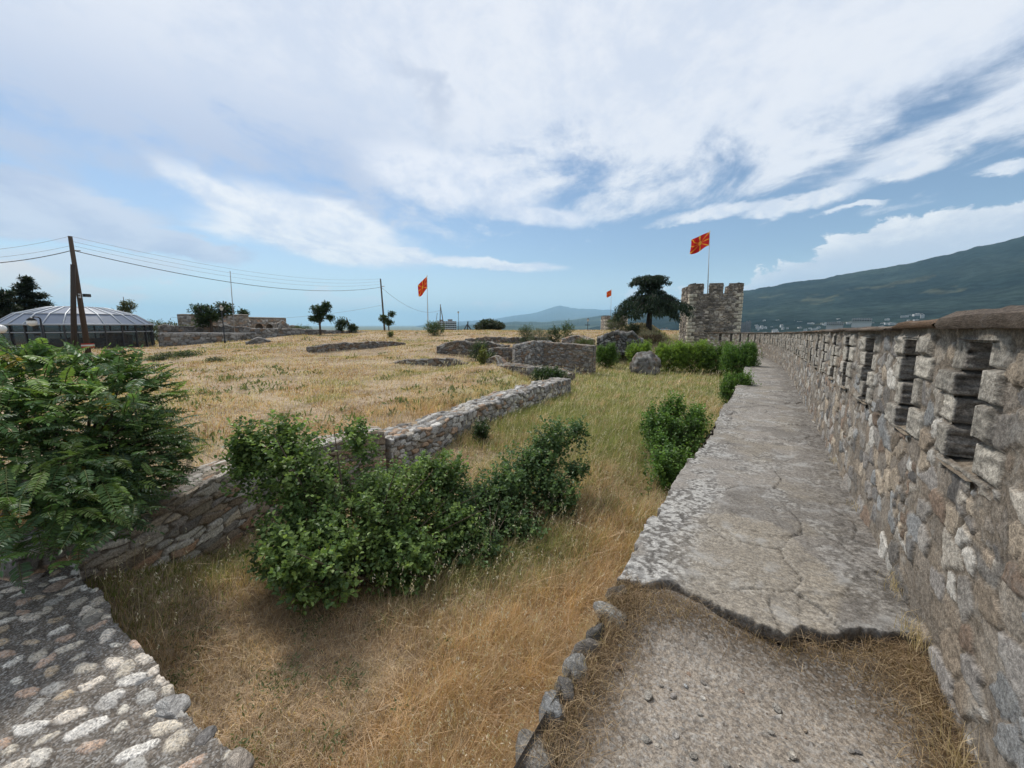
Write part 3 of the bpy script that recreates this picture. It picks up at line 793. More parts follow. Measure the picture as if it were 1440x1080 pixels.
# stones along the broken edge of the gravel
for i, (px, py, zz, sz, c, lab) in enumerate([
        (742, 1064, -.20, (.085, .10, .10), (.25, .235, .215), 'rounded brown-grey stone standing at the near end of the gravel edge'),
        (766, 1000, -.17, (.07, .10, .08), (.27, .275, .28), 'blue-grey speckled edge stone just beyond the rounded stone'),
        (786, 968, -.16, (.05, .08, .06), (.17, .16, .15), 'low dark stone between the speckled and the pale angular stone'),
        (802, 938, -.15, (.07, .085, .07), (.30, .295, .285), 'small pale angular edge stone midway along the gravel edge'),
        (816, 914, -.15, (.05, .08, .06), (.22, .20, .18), 'small brown stone right after the pale angular one'),
        (830, 896, -.15, (.055, .10, .07), (.12, .115, .11), 'dark narrow edge stone half hidden in dry grass'),
        (852, 862, -.12, (.075, .11, .06), (.29, .285, .27), 'large pale block of stone just below the corner of the slab'),
        (862, 832, -.09, (.06, .08, .05), (.14, .13, .12), 'small dark stone wedged under the slab corner')]):
    o = rock('edge_stone', at(px, py, zz + .04) + np.array([.035, 0, 0]), tuple(1.15 * q for q in sz), 120 + i, c); tag(o, lab, 'stone', 'stones edging the gravel')

# ------------------------------------------------------------------ ruins on the field
def wpx(pts, D):                             # plan points of a wall at known distances
    D = np.broadcast_to(np.asarray(D, float), (len(pts),))
    return [tuple(atd(p[0], p[1], d)[:2]) for p, d in zip(pts, D)], [atd(p[0], p[1], d)[2] for p, d in zip(pts, D)]


def ruin(label, pts, D, h, w=.3, cw=.26, ch=.15, seed=1, res=.024, pal=WARM, name='ruined_wall', cat='ruin', crumble=0., tvar=.08, mort=MORTAR * .38, group=None, amp=.06):
    xy, zt = wpx(pts, D); P = Path(xy); u = np.linspace(0, P.L, len(pts))
    return rubble_wall(name, label, cat, P, w, lambda q: np.interp(q, u, zt), lambda q: np.interp(q, u, zt) - h, cw, ch, seed, res, amp, pal, mort, tvar=tvar, crumble=crumble, group=group, round_=.03)


DK = WARM * .66
ruin('low dark foundation wall sunk in the middle of the grassy field', [(432, 488), (470, 484), (520, 481), (568, 482)], [32, 32.5, 33, 34], .75, .3, seed=201, pal=DK, crumble=.1, tvar=.1)
ruin('lowest crumbling kerb of stones in the field left of the yellow plant', [(548, 506), (590, 506), (625, 505), (657, 506)], [22.5, 22.2, 21.8, 21.5], .55, .22, seed=202, pal=DK, crumble=.4)
ruin('dark ruined wall stub with bushes growing in front of it', [(614, 484), (650, 481), (690, 481), (715, 485)], [28, 28, 27.5, 27], 1.1, .35, seed=203, pal=DK, crumble=.12, tvar=.16)
ruin('long thin ruined wall behind the dark stub with a pale flat top', [(655, 476), (700, 475), (745, 474), (778, 477)], [35, 34.5, 34, 33], .9, .35, seed=204, pal=DK, tvar=.12)
ruin('stub of wall with a pale ledge between the bushes and the rough pale block', [(690, 490), (715, 490), (735, 489)], [25.5, 25.2, 25], 1.2, .45, seed=205, pal=DK)
ruin('rough pale rubble block left of the squared ruin', [(722, 486), (745, 480), (774, 480.5)], [23.6, 23.8, 24.2], 2.2, .35, .17, .12, seed=206, pal=GREY * .8, amp=.07)
ruin('squared ruin of thin coursed stones with a clean right-hand corner', [(770, 482), (800, 483.5), (834, 487)], [23.9, 23.0, 22.2], 2.2, .35, .24, .085, seed=207, pal=DK * 1.05, tvar=.02, amp=.04)
ruin('overhanging ledge of masonry below the squared ruin', [(690, 512), (725, 514), (765, 517), (803, 524)], [20.6, 20.4, 20.0, 19.4], .42, .55, .3, .12, seed=208, pal=DK, crumble=.2, tvar=.05)
ruin('earthy broken wall left of the ledge above the dry bank', [(672, 504), (700, 503), (716, 506)], [21.8, 21.5, 21], 1.0, .4, seed=209, pal=DK, crumble=.5)
ruin('long low wall with a metal rail along its top beside the domed pavilion', [(222, 470), (270, 470), (320, 470), (362, 470)], [47, 47, 47, 47], 1.3, .35, .4, .25, seed=210, res=.06, pal=GREY * .6, tvar=.03)
ruin('higher rubble wall behind the railed wall and lamp', [(222, 458), (262, 459), (310, 458), (358, 462)], [53, 53, 53, 53], 2.2, .4, .4, .25, seed=211, res=.06, pal=GREY * .6, tvar=.2)
ruin('grey rubble wall running right from the lamp towards the small trees', [(352, 463), (395, 463), (440, 466), (505, 467), (535, 468)], [47, 47, 48, 52, 56], 1.7, .4, .4, .25, seed=212, res=.06, pal=GREY * .6, tvar=.1)
ruin('low boulder-like chunk of masonry in front of the grey wall', [(345, 478), (362, 475), (380, 476)], [41, 41, 41], 1.0, .5, .35, .22, seed=213, res=.05, pal=GREY * .6, crumble=.2)
ruin('rounded broken pier at the right end of the arched hall', [(389, 452), (398, 450), (406, 454)], [57, 57, 57], 2.6, .7, .35, .22, seed=214, res=.07, pal=GREY * .8, crumble=.1)
ruin('small brown remnant of wall right of the broken pier', [(405, 459), (412, 458), (421, 459)], [60, 60, 60], 1.8, .5, .35, .22, seed=215, res=.07, pal=DK)
ruin('broken rubble outcrop on the mound below the big cedar', [(840, 474), (865, 470), (890, 470), (905, 474)], [29, 29, 29, 29], 1.4, .5, .3, .2, seed=216, pal=GREY * .55, crumble=.15, amp=.2, tvar=.25)
ruin('knee-high stones in grass behind the silvery bush', [(790, 474), (815, 473), (832, 476)], [31, 31, 30], .5, .3, .3, .2, seed=217, pal=WARM, crumble=.3)


def face_grid(mb, p0, p1, zb, zt, seed, cw, ch, res, amp, pal, mort, holes=(), slope=0., quoin=0., qcol=(.40, .36, .29)):
    """one masonry face from plan point p0 to p1 seen with p0 at its left; holes are (s0, s1, z0, z1, arched)"""
    p0 = np.asarray(p0, float)[:2]; p1 = np.asarray(p1, float)[:2]; L = np.linalg.norm(p1 - p0); t = (p1 - p0) / L; n = np.array([t[1], -t[0]])
    u = np.linspace(0, L, max(4, int(L / res))); v = np.linspace(zb, zt, max(4, int((zt - zb) / res)))
    U, V = np.meshgrid(u, v, indexing='ij')
    f1, e, ids = rubble(U, V, cw, ch, seed, .7, 3, .18); m = sst(e, .03, .15)
    nz = fbm(U * 3, V * 3, 0, 4, seed + 1)
    c = lerp(np.asarray(mort) * (.7 + .6 * nz[..., None]), stone_cols(ids, pal), m[..., None])
    h = m * amp * (.4 + ids[2])
    if quoin:
        row = np.floor(V / .32); wq = quoin * (.65 + .7 * (row % 2)); q = (np.minimum(U, L - U) < wq); fr = V / .32 - row
        qm = sst(np.minimum(fr, 1 - fr), .03, .12) * q
        c = np.where(q[..., None], lerp(np.asarray(mort), np.asarray(qcol) * (.8 + .4 * hsh(row, 1, 0, seed))[..., None], qm[..., None]), c); h = np.where(q, qm * amp * 1.2, h)
    h = h * sst(np.minimum(U, L - U), 0, .05)
    P = np.stack([p0[0] + t[0] * U + n[0] * h, p0[1] + t[1] * U + n[1] * h, V + slope * U / L], -1)
    keep = None
    if holes:
        uc = ((u[1:] + u[:-1]) / 2)[:, None]; vc = ((v[1:] + v[:-1]) / 2)[None]; keep = np.ones((len(u) - 1, len(v) - 1), bool)
        for s0, s1, z0, z1, ar in holes:
            r = (s1 - s0) / 2; zz = z1 - r if ar else z1
            inside = (uc > s0) & (uc < s1) & (vc > z0) & (vc < zz) | ((((uc - (s0 + s1) / 2) / r) ** 2 + ((vc - zz) / r) ** 2 < 1) & (vc >= zz) if ar else False)
            keep &= ~inside
    mb.grid(P, c, keep)
    for s0, s1, z0, z1, ar in holes:
        dq = .35; a = p0 + t * (s0 - .02) - n * dq; b = p0 + t * (s1 + .02) - n * dq; a0 = p0 + t * (s0 - .02) + n * 0; b0 = p0 + t * (s1 + .02)
        cc = np.asarray(mort) * .6
        mb.add([(*a, z0 - .05), (*b, z0 - .05), (*b, z1 + .05), (*a, z1 + .05), (*a0, z0 - .05), (*b0, z0 - .05), (*b0, z1 + .05), (*a0, z1 + .05)], [(0, 1, 2, 3), (4, 0, 3, 7), (1, 5, 6, 2), (4, 5, 1, 0), (3, 2, 6, 7)], None, cc)
    return L


def arched_hall():
    a = atd(252, 470, 60); b = atd(352, 470, 58); c_ = atd(404, 470, 62)
    root = thing('ruined_hall', (*((a + b) / 2)[:2], -.5), 'ruined stone hall with two dark arches behind the grey walls', 'ruin')
    mb = MB(); za = atd(252, 444, 60)[2]; zb = atd(352, 445, 58)[2]; zc = atd(400, 452, 60)[2]
    L = face_grid(mb, a, b, -1.5, za, 221, .4, .22, .09, .05, WARM, MORTAR, slope=0)
    L2 = np.linalg.norm((c_ - b)[:2]); zt = (zb + zc) / 2
    px = lambda x: L2 * (x - 352) / (404 - 352)
    face_grid(mb, b, c_, -1.5, zt, 223, .4, .22, .06, .05, WARM * 1.05, MORTAR, holes=[(px(358.5), px(369.5), .5, atd(364, 455, 59)[2], True), (px(373.5), px(383), .5, atd(378, 455.5, 59)[2], True)])
    mb.build('wall', M['far'], root)
    rf = MB(); up = np.array([0, 0, 1.])
    back = np.array([*(b[:2] / np.linalg.norm(b[:2]) * 4), 0])
    for p0, p1, z_ in ((a, b, za), (b, c_, zt)):
        e = [np.array([*p0[:2], z_]), np.array([*p1[:2], z_])]; e = [e[0], e[1], e[1] + up * .16, e[0] + up * .16, e[1] + back + up * .3, e[0] + back + up * .3]
        rf.add(e, [(0, 1, 2, 3), (3, 2, 4, 5)], None, (.17, .145, .115))
    rf.build('roof', M['far'], root, smooth=False)


arched_hall()


# ------------------------------------------------------------------ towers
def tower(name, label, left, corner, right, zb, z_walk, z_top, seed, nm, res, cat='tower'):
    """left, corner, right: plan points; the front runs from corner to right"""
    left, corner, right = (np.asarray(p, float)[:2] for p in (left, corner, right)); far = left + right - corner
    ctr = (left + right) / 2
    root = thing(name, (*ctr, zb), label, cat)
    mb = MB(); pal = np.array([(.30, .265, .225), (.22, .19, .16), (.38, .335, .28), (.13, .115, .10), (.26, .215, .17), (.18, .16, .145)])
    mort = MORTAR * .48
    for k, (p, q) in enumerate(((left, corner), (corner, right), (right, far), (far, left))):
        L_ = np.linalg.norm(q - p); face_grid(mb, p, q, zb, z_walk, seed + k, .40, .17, res, .06, pal, mort, quoin=.42, qcol=(.50, .455, .37), holes=[(L_ * f_ - .11, L_ * f_ + .11, z_walk - q_ - 1.0, z_walk - q_, False) for f_ in (.22, .5, .78) for q_ in (.25, 2.6)] if (k == 0 and res < .1) else ())
    mb.add([(*left, z_walk - .25), (*corner, z_walk - .25), (*right, z_walk - .25), (*far, z_walk - .25)], [(0, 1, 2, 3)], None, mort)
    mb.build('tower_body', M['far'], root)
    for k, (p, q) in enumerate(((left, corner), (corner, right), (right, far), (far, left))):
        if k == 3: continue
        L = np.linalg.norm(q - p); t = (q - p) / L; n = np.array([t[1], -t[0]]); gap = .52; mw = (L - (nm - 1) * gap) / nm
        for i in range(nm):
            s0 = i * (mw + gap); s1 = s0 + mw; dz = .10 * hsh(i, k, 0, seed); b = MB(); th = .42
            if i == 0: s0 += .0
            A, B = p + t * s0, p + t * s1; A2, B2 = A - n * th, B - n * th
            if k % 2: A, A2 = (A + t * (th + .004), A2 + t * (th + .004)) if i == 0 else (A, A2); B, B2 = (B - t * (th + .004), B2 - t * (th + .004)) if i == nm - 1 else (B, B2)
            zt = z_top + dz - .05
            qn = .0
            for (a_, b_) in ((A, B), (B, B2), (B2, A2), (A2, A)): face_grid(b, a_, b_, z_walk - .02, zt, seed + 20 + i + k, .30, .15, min(res, .07), .05, pal, mort)
            ov = .03
            b.add([(*(A + n * ov), zt), (*(B + n * ov), zt), (*(B2 - n * ov), zt + .06), (*(A2 - n * ov), zt + .06), (*(A + n * ov), zt + .05), (*(B + n * ov), zt + .05), (*(B2 - n * ov), zt + .13), (*(A2 - n * ov), zt + .13)],
                  [(4, 5, 6, 7), (0, 1, 5, 4), (1, 2, 6, 5), (2, 3, 7, 6), (3, 0, 4, 7), (3, 2, 1, 0)], None, (.14, .125, .11))
            b.build('merlon', M['far'], root, smooth=False)
    return root


DT = 41.
tc = atd(967.5, 460, DT); tr = atd(1041, 460, DT + .8); ax = (tr - tc)[:2]; ax /= np.linalg.norm(ax); perp = np.array([-ax[1], ax[0]])
tl = tc[:2] + perp * 4.6 + ax * -1.45
tl = tc[:2] + (np.array(atd(956, 460, DT + 4.2)[:2]) - tc[:2])
tower('stone_tower', 'square battlemented stone tower with pale corner stones at the end of the walkway', tl, tc, tr, -2.2, atd(1000, 412.5, DT)[2], atd(1000, 399.5, DT)[2], 301, 3, .045)
tc2 = atd(850, 460, 70); tr2 = atd(882, 460, 70.5); tl2 = atd(845, 460, 74)
tower('stone_tower', 'smaller distant battlemented tower half hidden behind the cedar', tl2, tc2, tr2, -2.5, atd(862, 449, 70)[2], atd(862, 444.5, 70)[2], 331, 3, .12)


def flag(label, base, top, fly, hoist, droop, curl, seed, prad=.035):
    root = thing('flagpole', base, label, 'flag')
    base = np.asarray(base, float); top = np.asarray(top, float)
    p = MB().tube([base, base * .5 + top * .5, top], [prad * 1.25, prad, prad * .7], 8, (.55, .55, .54)); rock_ball(p, top, prad * 1.5, (.6, .55, .35)); p.build('pole', M['metal'], root)
    nu, nv = 73, 49; u = np.linspace(0, 1, nu); v = np.linspace(0, 1, nv); U, V = np.meshgrid(u, v, indexing='ij')
    fl = np.asarray(fly, float); L = np.linalg.norm(fl); f = fl / L; side = np.cross(f, (0, 0, 1.)); side /= np.linalg.norm(side)
    wv = np.sin(U * 8.5 + V * 2.2 + seed) * .17 * L * U + np.sin(U * 15 + V * 4 + seed * 2) * .035 * L * U
    dz = -droop * L * U ** 1.15 - curl * L * U * (1 - V) * np.sin(U * 3)
    p0 = top - np.array([0, 0, .06 * hoist])
    P = p0 + f * (U * L * (1 - .12 * (1 - V) * curl))[..., None] + side * wv[..., None] + np.stack([0 * U, 0 * U, -(1 - V) * hoist * (1 - .12 * U) + dz], -1)
    # red field, yellow disc and eight rays that widen to the edges
    x = (U - .5) * 2; y = V - .5; r = np.hypot(x, y)
    yel = r < 2 / 14 * 1.0
    ring = (r < 2 / 14 * 1.25) & ~yel
    rx = x / 1.0; ry = y / .5
    yel = yel | (np.abs(rx) < .085 * np.abs(ry)) | (np.abs(ry) < .085 * np.abs(rx))
    dg = np.abs(np.abs(rx) - np.abs(ry)); yel = yel | (dg < .11 * np.maximum(np.abs(rx), np.abs(ry)))
    yel = (yel & ~ring) | (r < 2 / 14)
    c = np.where(yel[..., None], np.array((.70, .36, .05)), np.array((.47, .022, .026)))
    MB().grid(P, c).build('flag_cloth', M['cloth'], root)


def rock_ball(mb, p, r, c):
    v, f = ICO[2]; mb.add(v * r + np.asarray(p), None, f, c)


p = atd(996, 400, DT + 2); q = atd(998.3, 325, DT + 2)
fx = atd(973, 345, DT + 1.5) - atd(998, 328, DT + 2); fx[2] = 0
flag('tall flagpole on the square tower flying a red flag with a yellow sun', [p[0], p[1], atd(996, 409, DT)[2] - .3], q, fx * 1.12, 1.22, .42, .30, .4)
p = atd(602, 463, 55); q = atd(600.5, 388, 55); fx = atd(587, 400, 55) - atd(600.5, 400, 55); fx[2] = 0
flag('flagpole standing on the field behind the ruins with a drooping red and yellow flag', p, q, fx * 1.0, 1.5, .95, .45, 2.1, .05)
p = atd(852, 446, 72); q = atd(861, 407, 72); q[:2] = atd(860, 407, 72)[:2]; p = np.array([q[0], q[1], atd(852, 447, 72)[2]]); fx = atd(854, 410, 72) - atd(860.5, 410, 72); fx[2] = 0
flag('tiny distant flag on a pole above the smaller tower', p, q, fx * 1.05, 1.0, .45, .2, 1.1, .03)


# ------------------------------------------------------------------ glazed dome
def pavilion():
    c0 = atd(115, 470, 50); cx, cy = c0[:2]; zg = -.75; ze = atd(115, 456.5, 50 - 4.6)[2]; n = 26; Rr = 4.62
    root = thing('glass_pavilion', (cx, cy, zg), 'round glass pavilion with a shallow blue-grey glazed dome', 'pavilion')
    rings = [(Rr, ze), (3.55, ze + .82), (1.75, ze + 1.38), (.95, ze + 1.44)]
    a0 = .11
    pt = lambda r, z, a: np.array([cx + r * math.cos(a), cy + r * math.sin(a), z])
    for k in range(n):
        a, b = a0 + 2 * math.pi * k / n, a0 + 2 * math.pi * (k + 1) / n
        g = MB()
        for (r0, z0), (r1, z1) in zip(rings[:-1], rings[1:]): g.add([pt(r0, z0, a), pt(r0, z0, b), pt(r1, z1, b), pt(r1, z1, a)], [(0, 1, 2, 3)], None, (.3, .34, .4))
        g.build('roof_panel', M['roof'], root, smooth=False)
        rb = MB(); rb.tube([pt(r + .0, z + .03, a) for r, z in rings], .045, 6, (.50, .52, .54)); rb.build('rib', M['metal'], root)
        w = MB(); rw = Rr - .12
        for zz0, zz1 in ((zg, ze - .62), (ze - .56, ze - .04)): w.add([pt(rw, zz0, a), pt(rw, zz0, b), pt(rw, zz1, b), pt(rw, zz1, a)], [(0, 1, 2, 3)], None, (.05, .055, .06))
        w.build('glass_wall', M['pane'], root, smooth=False)
        pm = MB().box(pt(rw + .03, (zg + ze) / 2, a), (.09, .09, ze - zg - .06), a, (.05, .05, .052)); pm.build('post', M['metal'], root, smooth=False)
    circ = lambda r, z: [pt(r, z, t) for t in np.linspace(0, 2 * math.pi, 79)]
    MB().tube(circ(Rr + .03, ze), .07, 6, (.33, .35, .37), False).build('eave_ring', M['metal'], root)
    MB().tube(circ(3.55, ze + .85), .04, 6, (.50, .52, .54), False).build('ring_bar', M['metal'], root)
    MB().tube(circ(Rr - .10, ze - .59), .05, 6, (.30, .31, .32), False).build('transom', M['metal'], root)
    cp = MB(); th = np.linspace(0, 2 * math.pi, 33)[:-1]; cp.add([pt(.98, ze + 1.46, t) for t in th] + [pt(0, ze + 1.50, 0)], None, [(i, (i + 1) % 32, 32) for i in range(32)], (.42, .45, .48)); cp.build('roof_cap', M['metal'], root)
    fl = MB(); fl.add([pt(Rr - .15, zg + .03, t) for t in th] + [pt(0, zg + .03, 0)], None, [(i, (i + 1) % 32, 32) for i in range(32)], (.10, .09, .08)); fl.build('floor_slab', M['far'], root)
    # the dug-out remains it shelters
    for i, (x0, y0, x1, y1) in enumerate(((-2.5, -1.5, 1.5, -2.2), (1.2, -2.0, 2.4, 1.6), (-2.2, 1.8, 2.0, 2.4))):
        o = rubble_wall('x', '', '', [(cx + x0, cy + y0), (cx + x0 * .5 + x1 * .5, cy + y0 * .5 + y1 * .5 + .1), (cx + x1, cy + y1)], .3, zg + 1.0 + .3 * i, zg, .35, .2, 240 + i, .08, .04, DK, part=('sheltered_wall', root))


pavilion()


# ------------------------------------------------------------------ poles, lamps, cables
def pole_thing(name, label, cat, base, top, r0, r1, colr, mat='wood', group=None):
    root = thing(name, base, label, cat, group)
    base = np.asarray(base); top = np.asarray(top)
    MB().tube([base - [0, 0, .3], base * .5 + top * .5, top], [r0, (r0 + r1) / 2, r1], 10, colr).build('pole', M[mat], root)
    return root


b1 = atd(124, 496, 37); t1 = atd(98.5, 332, 36.2); b2 = atd(104, 497, 36.4); t2 = atd(102.5, 372, 36.1)
BR = (.085, .062, .048)
up = pole_thing('utility_pole', 'tall leaning wooden utility pole with a propped second pole before the pavilion', 'pole', b1, t1, .155, .10, BR)
MB().tube([b2 - [0, 0, .3], (b2 + t2) / 2, t2], [.15, .13, .11], 10, (.05, .04, .034)).build('prop_pole', M['wood'], up)
q_ = atd(112, 416, 36.4); MB().box(q_ + [0, 0, 0], (.10, .10, .26), 0, (.45, .45, .45)).box(q_ + [-.2, .35, .05], (.22, .30, .18), .4, (.06, .06, .06)).build('floodlight', M['metal'], up, smooth=False)
MB().tube([atd(104.5, 414.5, 36.3), atd(113, 415.5, 36.3)], .03, 6, (.07, .06, .05)).build('bracket', M['metal'], up)
q_ = atd(123.6, 486, 36.75); sg = MB(); an = R(100)
sg.box(q_, (.60, .03, .12), an - .35, (.62, .60, .56)); sg.box(q_ - [0, 0, .085], (.58, .035, .10), an - .35, (.42, .06, .04)); sg.box(q_ + [0, 0, .10], (.58, .035, .07), an - .35, (.42, .06, .04)); sg.build('sign_plate', M['paint'], up, smooth=False)
MB().tube([t1 + (b1 - t1) * .115 + [0, -.05, 0], t1 + (b1 - t1) * .115 + [0, .35, .02]], .035, 6, (.3, .3, .3)).build('insulator', M['metal'], up)
b3 = atd(541, 465, 58); t3 = atd(535, 392, 58)
up2 = pole_thing('utility_pole', 'slim dark utility pole beside the small tree in mid-field', 'pole', b3, t3, .13, .09, (.10, .085, .07))
MB().tube([t3 - [0, 0, 1.0] + [.1, .1, 0], t3 - [0, 0, 1.0] + [.4, .3, 0]], .05, 6, (.4, .4, .4)).build('insulator', M['metal'], up2)
pole_thing('mast', 'thin bare metal mast behind the bushy tree left of centre', 'mast', atd(331, 482, 50), atd(323.5, 381, 50), .045, .03, (.30, .29, .28), 'metal')
for i, (xb, yb, xt, yt, D, r, lab) in enumerate([(625, 462, 619, 428, 90, .11, 'left leg of the far pair of leaning poles near the flat block'), (612, 460, 615, 440, 95, .07, 'short thin post just right of the flagpole'),
                                               (618.5, 462, 619.5, 428, 90.5, .11, 'upright pole of the far leaning pair near the flat block'), (620, 448, 617.5, 431, 120, .07, 'faint far pole behind the leaning pair')]):
    if i == 3: continue
    pole_thing('wooden_pole', lab, 'pole', atd(xb, yb, D), atd(xt, yt, D), r, r * .7, (.13, .12, .11))
# small timber trestle on the skyline
p0 = atd(654, 467, 80); tr_ = thing('timber_trestle', p0, 'small dark triangular timber frame on the skyline beside the round tree', 'frame')
for s_, e_ in (((651, 467), (657, 456)), ((665, 467), (657, 456)), ((658, 452), (657, 467))):
    MB().tube([atd(*s_, 80), atd(*e_, 80)], .12, 6, (.05, .05, .05)).build('timber', M['wood'], tr_)


def lamp_post(label, base, h, kind, hd=None):
    root = thing('street_lamp', base, label, 'lamp'); b = np.asarray(base, float); bk = (.025, .026, .027)
    m = MB().tube([b, b + [0, 0, .08]], .14, 10, bk).tube([b + [0, 0, .08], b + [0, 0, .5], b + [0, 0, .55], b + [0, 0, h]], [.085, .075, .05, .04], 10, bk); m.build('post', M['metal'], root)
    if kind == 'lantern':
        t = b + [0, 0, h]
        g = MB(); a = np.linspace(0, 2 * math.pi, 9)[:-1]; P = np.array([[[t[0] + r * math.cos(x), t[1] + r * math.sin(x), t[2] + z] for x in np.append(a, 0)] for r, z in ((.08, .02), (.19, .30))]); g.grid(P, (.62, .62, .58)); g.build('lantern', M['lampglass'], root, smooth=False)
        MB().tube([t + [0, 0, .30], t + [0, 0, .35], t + [0, 0, .47]], [.24, .20, .03], 8, bk).build('cap', M['metal'], root)
    if kind == 'arm':
        hd = np.asarray(hd, float); t = b + [0, 0, h]; th = np.linspace(0, math.pi, 14); c = (t + hd) / 2; r = np.linalg.norm((hd - t)[:2]) / 2; d = (hd - t) / np.linalg.norm(hd - t)
        MB().tube([c - d * r * math.cos(x) + np.array([0, 0, 1]) * r * .8 * math.sin(x) for x in th], .03, 7, bk).build('arm', M['metal'], root)
        v, f = ICO[3]; MB().add(v * [.20, .20, .20] + hd - [0, 0, .16], None, f, (.72, .72, .70)).build('globe', M['lampglass'], root)
        MB().tube([hd + [0, 0, .10], hd - [0, 0, .06]], [.06, .21], 10, bk).build('hood', M['metal'], root)
    if kind == 'globe':
        v, f = ICO[3]; MB().add(v * .22 + b + [0, 0, h + .16], None, f, (.72, .72, .70)).build('globe', M['lampglass'], root)
    return root


b = atd(317, 487, 45); lamp_post('black lamp post with a white lantern in front of the railed wall', b, atd(314, 437, 45)[2] - b[2], 'lantern')
b = atd(65, 497, 33); lamp_post('curved-arm lamp with a white globe in front of the pavilion', b, atd(65, 449, 33)[2] - b[2], 'arm', atd(44, 449, 33))
b = atd(8, 500, 34); lamp_post('white globe lamp at the far left edge beside the pavilion', b, atd(8, 467, 34)[2] - b[2], 'globe')
b = atd(645, 466, 85); lamp_post('tall distant lamp right of the flat block', b, atd(644, 441, 85)[2] - b[2], 'lantern')
b = atd(826, 476, 60); lp = lamp_post('far thin lamp post with short cross arm left of the smaller tower', b, atd(826, 452, 60)[2] - b[2], 'lantern')
MB().tube([atd(822.5, 457, 60), atd(829.5, 457, 60)], .05, 6, (.03, .03, .03)).build('cross_arm', M['metal'], lp)


def cable(label, a, b, sag, r=.012, c=(.03, .03, .032)):
    t = np.linspace(0, 1, 40)[:, None]; P = np.asarray(a) * (1 - t) + np.asarray(b) * t; P[:, 2] -= sag * 4 * (t * (1 - t))[:, 0]
    o = MB().tube(P, r, 6, c).build('overhead_cable', M['metal'], loc=a); tag(o, label, 'cable', 'cables between the poles')


pa = t1 + (b1 - t1) * .115; pb = t3 + (b3 - t3) * .16
cable('thick sagging cable from the leaning pole to the mid-field pole', pa, pb, 1.25, .022)
cable('thick cable from the leaning pole out to the left', pa, atd(-160, 372, 33), .35, .022)
cable('topmost thin wire between the leaning pole and the mid-field pole', t1, t3, 1.0, .008, (.2, .2, .2))
cable('second thin wire just below the topmost one', t1 + (b1 - t1) * .04, t3 + (b3 - t3) * .05, 1.05, .008, (.2, .2, .2))
cable('third thin wire above the thick sagging cable', t1 + (b1 - t1) * .075, t3 + (b3 - t3) * .10, 1.1, .008, (.2, .2, .2))
cable('uppermost thin wire leaving the leaning pole leftwards', t1, atd(-160, 358, 33), .3, .008, (.2, .2, .2))
cable('lower thin wire leaving the leaning pole leftwards', t1 + (b1 - t1) * .075, atd(-160, 366, 33), .3, .008, (.2, .2, .2))
cable('cable dropping from the mid-field pole towards the far leaning poles', pb, atd(619, 436, 90), 1.6, .018, (.1, .1, .1))
cable('thin low wire from the mid-field pole to the left behind the trees', t3 + (b3 - t3) * .5, atd(240, 446, 62), .9, .012, (.15, .15, .15))

# metal rail above the long low wall
ra = atd(226, 470, 46.4); rb_ = atd(360, 470, 46.4); rl = thing('metal_railing', (ra + rb_) / 2 - [0, 0, .4], 'thin pale metal railing along the low wall behind the lamp post', 'railing')
MB().tube([ra + [0, 0, .12], rb_ + [0, 0, .12]], .035, 6, (.45, .45, .44)).build('rail', M['metal'], rl)
for k in range(9):
    q_ = ra + (rb_ - ra) * k / 8; MB().tube([q_ - [0, 0, .1], q_ + [0, 0, .12]], .03, 6, (.40, .40, .40)).build('post', M['metal'], rl)

# ------------------------------------------------------------------ plants
def unit(a): return a / (np.linalg.norm(a, axis=-1, keepdims=True) + 1e-9)


def leaves(mb, P, D, N, L, W, C, fold=.18, simple=False):
    """folded leaf blades: base points, directions, normals, lengths, widths, colours"""
    n = len(P); D = unit(D); S = unit(np.cross(D, N)); N = np.cross(S, D); L = np.broadcast_to(L, (n,))[:, None]; W = np.broadcast_to(W, (n,))[:, None]
    if simple:
        V = np.stack([P, P + D * L * .5 + S * W * .5 + N * W * fold, P + D * L, P + D * L * .5 - S * W * .5 + N * W * fold], 1)
        T = np.array([(0, 1, 2), (0, 2, 3)]); k = 4
    else:
        V = np.stack([P, P + D * L * .30 + S * W * .46 + N * W * fold, P + D * L * .72 + S * W * .40 + N * W * fold - N * L * .03, P + D * L - N * L * .10,
                      P + D * L * .72 - S * W * .40 + N * W * fold - N * L * .03, P + D * L * .30 - S * W * .46 + N * W * fold], 1)
        T = np.array([(0, 1, 2), (0, 2, 3), (0, 3, 4), (0, 4, 5)]); k = 6
    F_ = (np.arange(n)[:, None, None] * k + T[None]).reshape(-1, 3)
    mb.add(V.reshape(-1, 3), None, F_, np.repeat(C, k, 0))


def rdir(g, n, up=.0):
    d = g.normal(size=(n, 3)); d = unit(d); d[:, 2] += up; return unit(d)


def lobe_twigs(g, lobes, upb=.45):
    S, D, K = [], [], []
    for c, r, n in lobes:
        d = rdir(g, n, .15); rad = g.uniform(.35, 1, n) ** .6
        tip = np.asarray(c) + d * np.asarray(r) * rad[:, None] * (1 + .22 * (fbm(d[:, 0] * 2.2 + c[0], d[:, 1] * 2.2 + c[1], d[:, 2] * 2.2, 3, 5) - .5) * 2)[:, None]
        dr = unit(d * [1, 1, .7] + np.array([0, 0, upb]) + g.normal(size=(n, 3)) * .35)
        S.append(tip); D.append(dr); K.append(rad)
    return np.vstack(S), np.vstack(D), np.concatenate(K)


